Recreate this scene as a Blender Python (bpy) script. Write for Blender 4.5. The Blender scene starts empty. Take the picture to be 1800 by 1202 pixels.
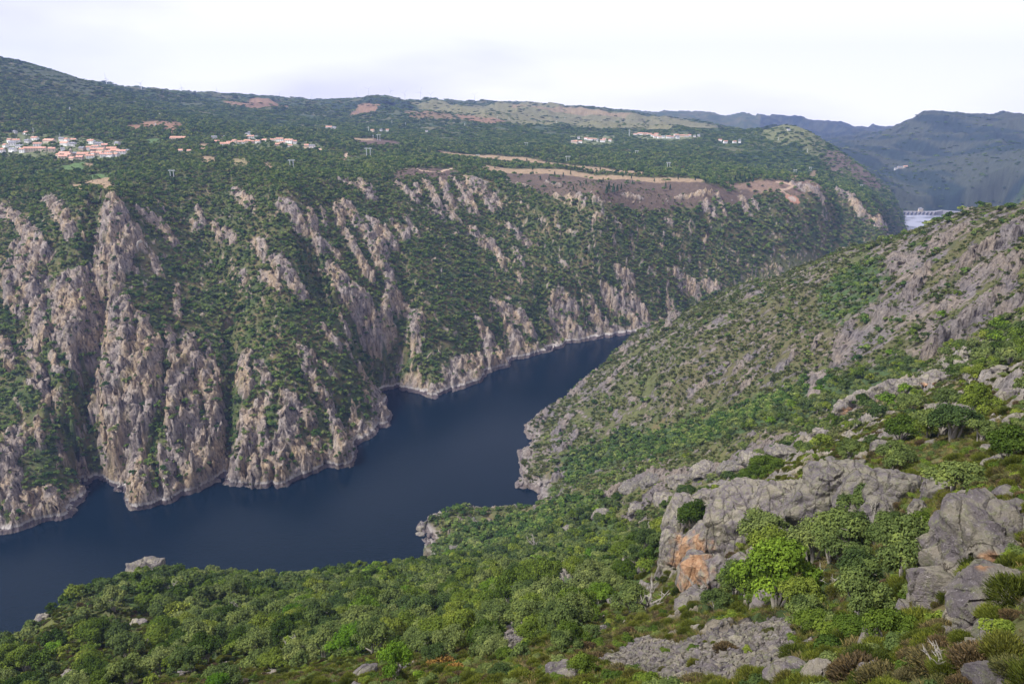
import bpy, math, random
import numpy as np
from mathutils import Vector, Matrix

random.seed(7)
RNG = np.random.default_rng(11)
C = bpy.context.scene.collection
scene = bpy.context.scene
# ------------------------------------------------------------------ camera
CAMZ, PITCH, F = 400.0, math.radians(16.3), 1402.0          # F in pixels of the 1800 px wide photograph
cd = bpy.data.cameras.new('camera'); cam = bpy.data.objects.new('camera', cd); C.objects.link(cam)
cam.location = (0, 0, CAMZ); cam.rotation_euler = (math.pi/2-PITCH, 0, 0)
cd.sensor_width = 36; cd.lens = 36*F/1800; cd.clip_start = 0.5; cd.clip_end = 40000
scene.camera = cam
# ------------------------------------------------------------------ sky and sun
scene.view_settings.view_transform = 'Standard'; scene.view_settings.look = 'None'
scene.view_settings.exposure = 0.95; scene.view_settings.gamma = 1
SUN_EL, SUN_AZ = math.radians(52), math.radians(-112)         # azimuth measured from +Y towards +X
W = bpy.data.worlds.new('World'); scene.world = W; W.use_nodes = True
nt = W.node_tree; nt.nodes.clear()
def wn(t, **k):
    n = nt.nodes.new(t)
    for a, b in k.items(): setattr(n, a, b)
    return n
out = wn('ShaderNodeOutputWorld'); bg = wn('ShaderNodeBackground'); bg.inputs[1].default_value = 0.1
sky = wn('ShaderNodeTexSky', sky_type='NISHITA', sun_disc=False, sun_elevation=SUN_EL, sun_rotation=SUN_AZ)
tc = wn('ShaderNodeTexCoord'); mp = wn('ShaderNodeMapping'); mp.inputs['Scale'].default_value = (1, 1, 4.2)
nz = wn('ShaderNodeTexNoise'); nz.inputs['Scale'].default_value = 1.25; nz.inputs['Detail'].default_value = 5; nz.inputs['Roughness'].default_value = 0.5
cr = wn('ShaderNodeValToRGB')
cr.color_ramp.elements[0].position = 0.40; cr.color_ramp.elements[0].color = (3.95, 3.82, 4.5, 1)
cr.color_ramp.elements[1].position = 0.58; cr.color_ramp.elements[1].color = (6.3, 6.15, 6.35, 1)
mx = wn('ShaderNodeMixRGB'); mx.inputs[0].default_value = 0.93
L = nt.links.new
L(tc.outputs['Generated'], mp.inputs[0]); L(mp.outputs[0], nz.inputs['Vector']); L(nz.outputs[0], cr.inputs[0])
sx_ = wn('ShaderNodeSeparateXYZ'); L(tc.outputs['Generated'], sx_.inputs[0]); hz_ = wn('ShaderNodeMapRange'); L(sx_.outputs['Z'], hz_.inputs[0]); hz_.inputs[1].default_value = -.02; hz_.inputs[2].default_value = .16; hz_.inputs[3].default_value = 1.3; hz_.inputs[4].default_value = 1
hm_ = wn('ShaderNodeMixRGB', blend_type='MULTIPLY'); hm_.inputs[0].default_value = 1; L(cr.outputs[0], hm_.inputs[1]); L(hz_.outputs[0], hm_.inputs[2])     # overcast is brightest low down
L(sky.outputs[0], mx.inputs[1]); L(hm_.outputs[0], mx.inputs[2]); L(mx.outputs[0], bg.inputs[0]); L(bg.outputs[0], out.inputs[0])
ld = bpy.data.lights.new('sun', 'SUN'); ld.energy = 3.3; ld.angle = math.radians(10); ld.color = (1, .97, .92)
lo = bpy.data.objects.new('sun', ld); C.objects.link(lo)
sd = Vector((math.sin(SUN_AZ)*math.cos(SUN_EL), math.cos(SUN_AZ)*math.cos(SUN_EL), math.sin(SUN_EL)))
lo.rotation_euler = sd.to_track_quat('Z', 'Y').to_euler(); lo.location = (0, 0, 900)
scene.cycles.max_bounces = 4; scene.cycles.diffuse_bounces = 2; scene.cycles.glossy_bounces = 2
scene.cycles.transmission_bounces = 2; scene.cycles.volume_bounces = 0; scene.cycles.transparent_max_bounces = 4
scene.cycles.use_denoising = True
scene.cycles.caustics_reflective = False; scene.cycles.caustics_refractive = False

# ------------------------------------------------------------------ numbers
def sm(a, b, x):
    t = np.clip((x-a)/(b-a), 0, 1); return t*t*(3-2*t)
_p = np.random.default_rng(3).permutation(256).astype(np.int32); PERM = np.concatenate([_p, _p, _p])
GA = np.random.default_rng(4).random(256)*2*np.pi; GX = np.cos(GA).astype(np.float32); GY = np.sin(GA).astype(np.float32)
def perlin(x, y, seed=0):
    x = np.asarray(x, np.float64)+seed*17.31; y = np.asarray(y, np.float64)-seed*9.77
    xf = np.floor(x); yf = np.floor(y); xi = xf.astype(np.int64) & 255; yi = yf.astype(np.int64) & 255
    fx = (x-xf).astype(np.float32); fy = (y-yf).astype(np.float32)
    u = fx*fx*fx*(fx*(fx*6-15)+10); v = fy*fy*fy*(fy*(fy*6-15)+10)
    def g(i, j, dx, dy):
        h = PERM[PERM[(xi+i) & 255]+((yi+j) & 255)]; return GX[h]*dx+GY[h]*dy
    a = g(0, 0, fx, fy); b = g(1, 0, fx-1, fy); c = g(0, 1, fx, fy-1); d = g(1, 1, fx-1, fy-1)
    return (a+u*(b-a)+v*((c-a)+u*(a-b-c+d)))*1.5
def fbm(x, y, o=4, seed=0, gain=.5):
    s = 0; a = 1; t = 0
    for i in range(o):
        s = s+a*perlin(x*2**i, y*2**i, seed+i*3); t += a; a *= gain
    return s/t
def ridged(x, y, o=3, seed=0):
    s = 0; a = 1; t = 0
    for i in range(o):
        s = s+a*(1-np.abs(perlin(x*2**i, y*2**i, seed+i*5))*2); t += a; a *= .5
    return s/t
cp, sp = math.cos(PITCH), math.sin(PITCH)
def ray(px, py):
    x = (px-900)/F; yc = -(py-601)/F
    return x, cp+yc*sp, -sp+yc*cp
def at_z(px, py, z):
    x, y, k = ray(px, py); t = (z-CAMZ)/k; return (x*t, y*t, z)
def at_d(px, py, d):
    x, y, k = ray(px, py); t = d/y; return (x*t, d, CAMZ+k*t)
def to_px(X, Y, Z):
    d = Y*cp-(Z-CAMZ)*sp; u = Y*sp+(Z-CAMZ)*cp
    return 900+F*X/d, 601-F*u/d

# ------------------------------------------------------------------ the shape of the land
CTRL = []
def Z(*a):
    for px, py, z in a: CTRL.append(at_z(px, py, z))
def D(*a):
    for px, py, d in a: CTRL.append(at_d(px, py, d))
def Wd(*a): CTRL.extend(a)
# rim of the opposite bank
Z((-250, 350, 280), (0, 345, 275), (100, 348, 275), (190, 338, 290), (350, 312, 290), (500, 325, 286), (640, 318, 274), (740, 318, 268), (850, 312, 262))
Z((900, 298, 262), (1050, 312, 252), (1240, 324, 242), (1350, 328, 228), (1450, 332, 215), (1510, 352, 172), (1560, 380, 130))
Z((900, 335, 240), (1050, 350, 232), (1240, 352, 215), (1380, 352, 200))
# face of the opposite bank: between the shore and the rim, a little convex
_sx = [-250, -100, 0, 70, 130, 180, 240, 300, 380, 490, 575, 630, 685, 765, 850, 900, 990, 1080, 1118, 1240, 1400, 1500]
_sy = [1015, 968, 940, 918, 893, 861, 900, 884, 846, 857, 822, 800, 730, 700, 668, 642, 612, 592, 587, 573, 545, 500]
_rx = [-250, 0, 100, 190, 350, 500, 640, 740, 850, 900, 1050, 1240, 1380, 1500]
_ry = [350, 345, 348, 338, 312, 325, 318, 318, 312, 335, 350, 352, 352, 365]
_rz = [280, 275, 280, 290, 290, 286, 274, 268, 262, 240, 232, 215, 200, 155]
for _px in list(range(-220, 1500, 60)):
    ys = np.interp(_px, _sx, _sy); yr = np.interp(_px, _rx, _ry); zr = np.interp(_px, _rx, _rz)
    p0 = at_z(_px, ys, 0); p1 = at_z(_px, yr, zr)
    for f_ in (.14, .3, .46, .62, .78, .9):
        py = yr+(ys-yr)*f_; x, y, k = ray(_px, py); tt = np.linspace(0, 1, 400)
        d_ = p0[1]+(p1[1]-p0[1])*tt; z_ = zr*tt**.86; i_ = int(np.argmin(np.abs(CAMZ+k/y*d_-z_))); Z((_px, py, float(z_[i_])))
# plateau with the villages and the hills behind it
D((-250, 300, 1500), (0, 300, 1420), (200, 300, 1430), (0, 265, 1640), (180, 262, 1650), (100, 240, 1800), (320, 265, 1650), (500, 290, 1560), (600, 300, 1620), (450, 252, 1900), (330, 244, 1900), (560, 262, 1950),
  (280, 222, 2100), (650, 270, 2000), (740, 285, 1850), (820, 275, 2150), (1000, 284, 2150), (1240, 315, 1960), (1000, 262, 2350), (870, 262, 2400), (660, 248, 2300), (760, 245, 2600),
  (-250, 80, 2900), (0, 105, 2800), (100, 127, 2850), (200, 155, 3000), (0, 150, 2450), (0, 200, 2000), (100, 175, 2500), (200, 200, 2300), (280, 180, 3100), (350, 200, 2800),
  (300, 166, 4200), (400, 172, 4600), (430, 182, 3900), (520, 192, 3700), (450, 215, 2900), (560, 225, 2700), (580, 187, 4400), (650, 177, 4300), (720, 181, 4300), (650, 205, 3500), (750, 215, 3200), (700, 235, 2700),
  (800, 183, 5400), (860, 205, 3700), (900, 184, 5300), (1000, 190, 5300), (950, 215, 3900), (1050, 215, 4000), (1100, 203, 4800), (900, 240, 2800), (1000, 240, 2950), (1150, 240, 3050), (1200, 222, 3800), (1270, 224, 4200), (1300, 246, 3050),
  (1060, 265, 2600), (1150, 270, 2500), (1200, 290, 2250), (1150, 300, 2150), (1250, 275, 2500))
D((1340, 232, 3100), (1390, 226, 3100), (1430, 238, 3050), (1400, 262, 2750), (1300, 265, 2700), (1330, 300, 2450), (1430, 300, 2500), (1400, 316, 2250), (1480, 275, 2900), (1530, 305, 2950), (1570, 345, 2950),
  (1500, 325, 2500), (1560, 360, 2700))
# right-hand mountains and the far ridge
D((1560, 225, 4700), (1600, 206, 4600), (1700, 203, 4500), (1800, 208, 4500), (2100, 205, 4500), (1480, 262, 4300), (1520, 250, 4700), (1560, 290, 3800), (1650, 260, 4000), (1590, 298, 3700), (1560, 320, 3500),
  (1800, 262, 3500), (1720, 285, 3450), (2050, 250, 3400), (1650, 312, 3400), (1600, 340, 3350), (1700, 335, 3250), (1660, 360, 3250), (1800, 340, 2900), (2000, 330, 2700), (1250, 202, 7400), (1340, 206, 7400), (1420, 212, 7300), (1500, 228, 7200), (1545, 240, 7300), (1200, 200, 7600))
Wd((-6000, 9500, 380), (-2000, 9500, 390), (2000, 9500, 300), (6000, 9500, 330), (-6000, 5000, 600), (6000, 4000, 400), (-2500, 1000, 300), (-3000, 2500, 560), (1850, 5600, 150), (2150, 6500, 180))
# the spur on our side: crest, face
Z((1060, 612, 45), (1120, 590, 62), (1200, 553, 90), (1300, 504, 142), (1400, 476, 190), (1500, 434, 232), (1600, 410, 272), (1700, 368, 312), (1800, 362, 326), (2000, 350, 345))
Z((985, 690, 25), (1000, 740, 28), (960, 800, 12), (1100, 680, 70), (1200, 640, 120), (1400, 600, 190), (1300, 560, 165), (1500, 520, 232), (1600, 500, 262), (1750, 470, 295), (1700, 420, 300), (1900, 460, 325))
Z((1050, 790, 30), (1150, 745, 65), (1250, 710, 110), (1450, 660, 190), (1620, 612, 245), (1800, 545, 292), (2000, 480, 330))
Wd((330, 1290, 20), (480, 1400, 15), (700, 1450, 20), (900, 1400, 60), (1000, 1100, 180), (700, 1150, 130))
# our own slope
Z((1000, 860, 75), (1100, 830, 100), (1250, 775, 150), (1350, 740, 190), (1480, 715, 230), (1650, 668, 280), (1800, 620, 315), (2000, 560, 350),
  (870, 912, 18), (800, 905, 12), (920, 905, 30), (900, 960, 70), (700, 988, 40), (760, 950, 15), (1000, 930, 100), (1200, 900, 175), (1100, 930, 140), (1350, 830, 240), (540, 1002, 70), (640, 1000, 58), (400, 1020, 118), (250, 1010, 150), (330, 1020, 135), (200, 1052, 156), (150, 1052, 170), (80, 1082, 188), (0, 1160, 212), (-200, 1250, 230),
  (0, 1202, 235), (300, 1202, 272), (600, 1202, 312), (900, 1202, 342), (1200, 1202, 360), (1500, 1202, 373), (1800, 1202, 381),
  (200, 1110, 202), (400, 1080, 190), (600, 1050, 175), (600, 1120, 235), (900, 1050, 220), (900, 1120, 292), (750, 1000, 115), (1000, 1010, 200), (1100, 1000, 222), (1050, 1120, 312),
  (1170, 1040, 292), (1400, 800, 290), (1500, 770, 305), (1600, 780, 328), (1750, 800, 350), (1800, 740, 348), (1700, 730, 330), (1550, 720, 270),
  (1170, 940, 270), (1300, 868, 312), (1480, 835, 333), (1600, 842, 343), (1450, 960, 330), (1400, 1050, 338), (1520, 1060, 350), (1350, 1130, 350), (1250, 1100, 338), (1600, 960, 352), (1700, 1000, 366), (1800, 900, 370), (1680, 880, 358), (1650, 1100, 370), (1900, 1000, 382))
Wd((0, 2, 396.5), (0, 6, 391), (8, 8, 390), (-10, 8, 385), (20, 6, 392), (-20, 3, 392), (-15, 20, 372), (0, 20, 378), (10, 20, 380), (-8, 40, 358), (-45, 50, 336), (-80, 100, 300), (-60, 15, 365), (-150, 60, 310), (-300, 150, 205), (60, 20, 392), (130, 60, 388), (250, 120, 380), (-300, 330, 60), (-420, 300, 40))
CT = np.array(CTRL)

# outline of the reservoir, from shore points
far_shore = [(-420, 1080), (-250, 1015), (-100, 968), (0, 940), (30, 935), (70, 918), (122, 914), (130, 893), (175, 861), (214, 865), (222, 888), (240, 900), (268, 892), (300, 884), (335, 868), (370, 850), (388, 844), (402, 852), (440, 857),
             (492, 858), (540, 838), (575, 820), (600, 825), (620, 818), (633, 778), (660, 763), (688, 745), (684, 720), (681, 695), (700, 687), (740, 693), (765, 702), (800, 687), (848, 671), (855, 655), (872, 650), (896, 643), (902, 633), (935, 627), (988, 612), (994, 605), (1040, 598), (1080, 592), (1118, 587)]
far_shore = [at_z(a, b, 0)[:2] for a, b in far_shore]
far_shore += [(330, 1470), (480, 1530), (680, 1600), (870, 1740), (980, 1950), (1060, 2250), (1200, 2480), (1330, 2680), (1520, 3120), (1560, 3270)]
near_shore = [(1960, 3250), (1920, 3000), (1760, 2700), (1500, 2450), (1230, 2150), (1120, 1900), (1000, 1640), (820, 1500), (650, 1460), (480, 1430), (350, 1370), (250, 1290)]
near_shore += [at_z(a, b, 0)[:2] for a, b in [(1075, 628), (1000, 695), (960, 720), (920, 745), (918, 760), (935, 772), (910, 792), (918, 828), (902, 850), (910, 860), (945, 858), (948, 880), (925, 898), (880, 893), (800, 893), (765, 905), (745, 920), (733, 933), (740, 942)]]
near_shore += [(-70, 600), (-150, 575), (-190, 525), (-262, 520), (-300, 470), (-360, 440), (-400, 400), (-430, 340), (-560, 250), (-900, 200)]
WP = np.array(far_shore+near_shore+[(-1100, 500)])

# fan-shaped grid: finer near the camera, coarser far away
a_in = np.linspace(-.80, .80, 940); a_l = np.linspace(-1.6, -.80, 60)[:-1]; a_r = np.linspace(.80, 1.6, 60)[1:]
AC = np.concatenate([a_l, a_in, a_r])
rows = [2.0]
while rows[-1] < 8150:
    y = rows[-1]
    r = .03 if y < 20 else .0038 if y < 250 else .0030 if y < 560 else .0022 if y < 1500 else .0034 if y < 3500 else .006 if y < 5000 else .012
    rows.append(y*(1+r))
RY = np.array(rows)
NR, NC = len(RY), len(AC)

def warp(X, Y):
    r = np.sqrt(X*X+Y*Y)+12; return np.arctan2(X, np.maximum(Y, 1))*1.9, np.log(r)*1.0
cu, cv = warp(CT[:, 0], CT[:, 1])
K = np.sqrt((cu[:, None]-cu)**2+(cv[:, None]-cv)**2+.015**2)
n_ = len(CT); A_ = np.zeros((n_+1, n_+1)); A_[:n_, :n_] = K-np.eye(n_)*.004; A_[:n_, n_] = 1; A_[n_, :n_] = 1
sol = np.linalg.solve(A_, np.append(CT[:, 2], 0)).astype(np.float32)
def rbf(X, Y):
    sh = X.shape; u, v = warp(X.ravel(), Y.ravel()); u = u.astype(np.float32); v = v.astype(np.float32); o = np.empty(len(u), np.float32)
    cu_, cv_ = cu.astype(np.float32), cv.astype(np.float32)
    for s in range(0, len(u), 40000):
        q = slice(s, s+40000)
        o[q] = np.sqrt((u[q, None]-cu_)**2+(v[q, None]-cv_)**2+.015**2) @ sol[:n_] + sol[n_]
    return o.reshape(sh)
def in_poly(X, Y, P):
    P = np.asarray(P); ins = np.zeros(X.shape, bool)
    b = (X > P[:, 0].min()) & (X < P[:, 0].max()) & (Y > P[:, 1].min()) & (Y < P[:, 1].max())
    if not b.any(): return ins
    x, y = X[b], Y[b]; t = np.zeros(x.shape, bool)
    for i in range(len(P)):
        x1, y1 = P[i]; x2, y2 = P[i-1]
        if y1 != y2: t ^= ((y1 > y) != (y2 > y)) & (x < (x2-x1)*(y-y1)/(y2-y1)+x1)
    ins[b] = t; return ins
def seg_dist(x, y, P, closed=False):
    d = np.full(x.shape, 1e9, np.float32); n = len(P)
    for i in range(n if closed else n-1):
        x1, y1 = P[i]; x2, y2 = P[(i+1) % n]; dx, dy = x2-x1, y2-y1; l = dx*dx+dy*dy+1e-9
        t = np.clip(((x-x1)*dx+(y-y1)*dy)/l, 0, 1)
        d = np.minimum(d, np.hypot(x-x1-t*dx, y-y1-t*dy))
    return d
def shore(X, Y):
    s = np.full(X.shape, 400., np.float32)
    b = (X > -1300) & (X < 2100) & (Y > 100) & (Y < 3300)
    x, y = X[b], Y[b]
    wx = x+fbm(x/28, y/28, 3, 31)*9; wy = y+fbm(x/28, y/28, 3, 47)*9
    d = seg_dist(wx, wy, WP, True); d = np.where(in_poly(wx, wy, WP), -d, d)
    s[b] = np.minimum(d, 400); return s
def base_z(X, Y):
    return rbf(X, Y)
# evaluate on a coarse grid and refine linearly
st = 3
ri = np.unique(np.append(np.arange(0, NR, st), NR-1)); ci = np.unique(np.append(np.arange(0, NC, st), NC-1))
Xc = AC[ci][None]*RY[ri][:, None]; Yc = np.broadcast_to(RY[ri][:, None], Xc.shape)
def up(G):
    t = np.empty((len(ri), NC), np.float32)
    for i in range(len(ri)): t[i] = np.interp(np.arange(NC), ci, G[i])
    k = np.searchsorted(ri, np.arange(NR), side='right')-1; k = np.clip(k, 0, len(ri)-2)
    f = ((np.arange(NR)-ri[k])/(ri[k+1]-ri[k]))[:, None]
    return t[k]*(1-f)+t[k+1]*f
GX_ = (AC[None]*RY[:, None]); GY_ = np.broadcast_to(RY[:, None], GX_.shape).copy()
B0 = up(base_z(Xc, Yc)); S = up(shore(Xc, Yc))
_far_poly = [(-6000, 300), (-1100, 500)]+far_shore+[(1560, 3060), (1900, 3300), (2200, 5000), (2600, 13000), (-20000, 13000)]
FAR = in_poly(GX_, GY_, _far_poly)
wl = sm(2, 75, S)
def blend(b, s):
    w = sm(0, 70, s); low = s*np.where(FAR, .85, .55)
    return np.where(s < 0, np.maximum(s*.5, -12), np.minimum(b, 1e9)*w+low*(1-w))
H0 = blend(np.maximum(B0, 4), S)

def grid_at(G, X, Y):
    fa = np.interp(X/np.maximum(Y, .1), AC, np.arange(NC)); fr = np.interp(Y, RY, np.arange(NR))
    i = np.clip(fr.astype(int), 0, NR-2); j = np.clip(fa.astype(int), 0, NC-2); u = fr-i; v = fa-j
    return (G[i, j]*(1-u)*(1-v)+G[i+1, j]*u*(1-v)+G[i, j+1]*(1-u)*v+G[i+1, j+1]*u*v)
TY = np.concatenate([np.geomspace(8, 8100, 2600)])
def hit(px, py, G=None, ymin=8, ymax=12000):
    """where the ray through a photograph pixel first meets the land"""
    G = H0 if G is None else G
    x, y, k = ray(px, py); X = x/y*TY; z = grid_at(G, X, TY); z = np.maximum(z, 0)
    rz = CAMZ+k/y*TY; m = (z >= rz) & (TY >= ymin) & (TY <= ymax)
    if not m.any(): return None
    i = int(np.argmax(m))
    if i:
        a = rz[i-1]-z[i-1]; b = z[i]-rz[i]; t = a/(a+b+1e-9) if a > 0 else 1; Yh = TY[i-1]+(TY[i]-TY[i-1])*t
    else: Yh = TY[0]
    return (x/y*Yh, Yh, float(grid_at(G, np.array([x/y*Yh]), np.array([Yh]))[0]))
# ------------------------------------------------------------------ which side of the river, slope-wise coordinates
RR = GY_
def gat(G, X, Y): return grid_at(G, np.asarray(X, float), np.asarray(Y, float))
# broad relief
H = H0.copy()
farw = sm(2300, 3300, RR)
n1 = fbm(GX_/170, GY_/170, 3, 1); n2 = fbm(GX_/45, GY_/45, 3, 5)
H += wl*(n1*np.where(RR < 400, RR/400*7, 9)+n2*np.where(RR < 300, RR/300*3.0, 3.2))
H += farw*(ridged(GX_/520+n1*.3, GY_/900, 3, 9)-.45)*np.clip((RR-2300)/30, 0, 60)
rw = sm(2600, 3200, RR)*sm(.22, .34, GX_/RR)
H += rw*(ridged((GX_+GY_*.6)/420, (GY_-GX_*.6)/900, 2, 13)-.4)*20
ROCK = np.zeros_like(H)
EDGE = fbm(GX_/9, GY_/9, 3, 77)
def feature(pts, w, h, rock=1.0, taper=(.35, 1.0), soft=.45, G=None):
    """a rib (h > 0) or a gully (h < 0) along points of the photograph that lie on the land"""
    P = [hit(x, y) for x, y in pts]
    P = [p for p in P if p]
    if len(P) < 2: return
    P = np.array([(p[0], p[1]) for p in P]); Ym = P[:, 1].mean(); wm = w*.5*Ym/F
    y0, y1 = P[:, 1].min()-wm*2.2, P[:, 1].max()+wm*2.2
    r0, r1 = np.searchsorted(RY, [y0, y1]); a = P[:, 0]/P[:, 1]
    c0, c1 = np.searchsorted(AC, [a.min()-wm*2.2/y0, a.max()+wm*2.2/y0])
    sl = (slice(r0, r1), slice(c0, c1)); x, y = GX_[sl], GY_[sl]
    if x.size == 0: return
    best = np.full(x.shape, 1e9); tt = np.zeros(x.shape); seg = np.hypot(*np.diff(P, axis=0).T); cum = np.append(0, np.cumsum(seg)); tot = cum[-1]+1e-6
    for i in range(len(P)-1):
        dx, dy = P[i+1]-P[i]; l = dx*dx+dy*dy+1e-9; t = np.clip(((x-P[i, 0])*dx+(y-P[i, 1])*dy)/l, 0, 1)
        d = np.hypot(x-P[i, 0]-t*dx, y-P[i, 1]-t*dy); m = d < best; best = np.where(m, d, best); tt = np.where(m, (cum[i]+t*seg[i])/tot, tt)
    dd = best/wm+EDGE[sl]*.75
    p = 1-sm(1-soft, 1+soft*.3, dd); hh = h*(taper[0]+(taper[1]-taper[0])*tt)
    H[sl] = H[sl]+p*hh*sm(-2, 6, S[sl])
    if rock > 0: ROCK[sl] = np.maximum(ROCK[sl], rock*(1-sm(.95, 1.2, dd)))
    elif rock < 0: ROCK[sl] = ROCK[sl]*(1-p)

# gullies first, then the ribs of rock (opposite bank)
for pts, w, h in [([(168, 345), (165, 430), (175, 520), (165, 600), (150, 700), (160, 800), (175, 850)], 60, -26), ([(30, 560), (60, 620), (90, 700), (130, 800)], 40, -10),
                  ([(400, 560), (405, 640), (398, 740), (392, 835)], 34, -16), ([(470, 560), (520, 640), (560, 700), (610, 730)], 36, -8), ([(545, 440), (570, 520), (640, 590), (665, 650), (685, 690)], 60, -22),
                  ([(700, 440), (720, 520), (700, 640)], 40, -10), ([(870, 340), (930, 400), (1000, 460), (1060, 510)], 70, -14), ([(960, 480), (940, 560), (960, 600)], 30, -8),
                  ([(280, 330), (330, 400), (380, 470), (420, 540)], 50, -6), ([(1250, 380), (1240, 460), (1210, 520)], 50, -10), ([(270, 780), (282, 860)], 14, -8), ([(285, 620), (290, 720), (262, 800)], 16, -7), ([(480, 340), (530, 410)], 40, -8),
                  ([(0, 560), (30, 600)], 30, -8), ([(120, 420), (90, 450), (75, 520)], 30, -6)]:
    feature(pts, w, h*1.5, rock=0, taper=(.5, 1), soft=.9)
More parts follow.
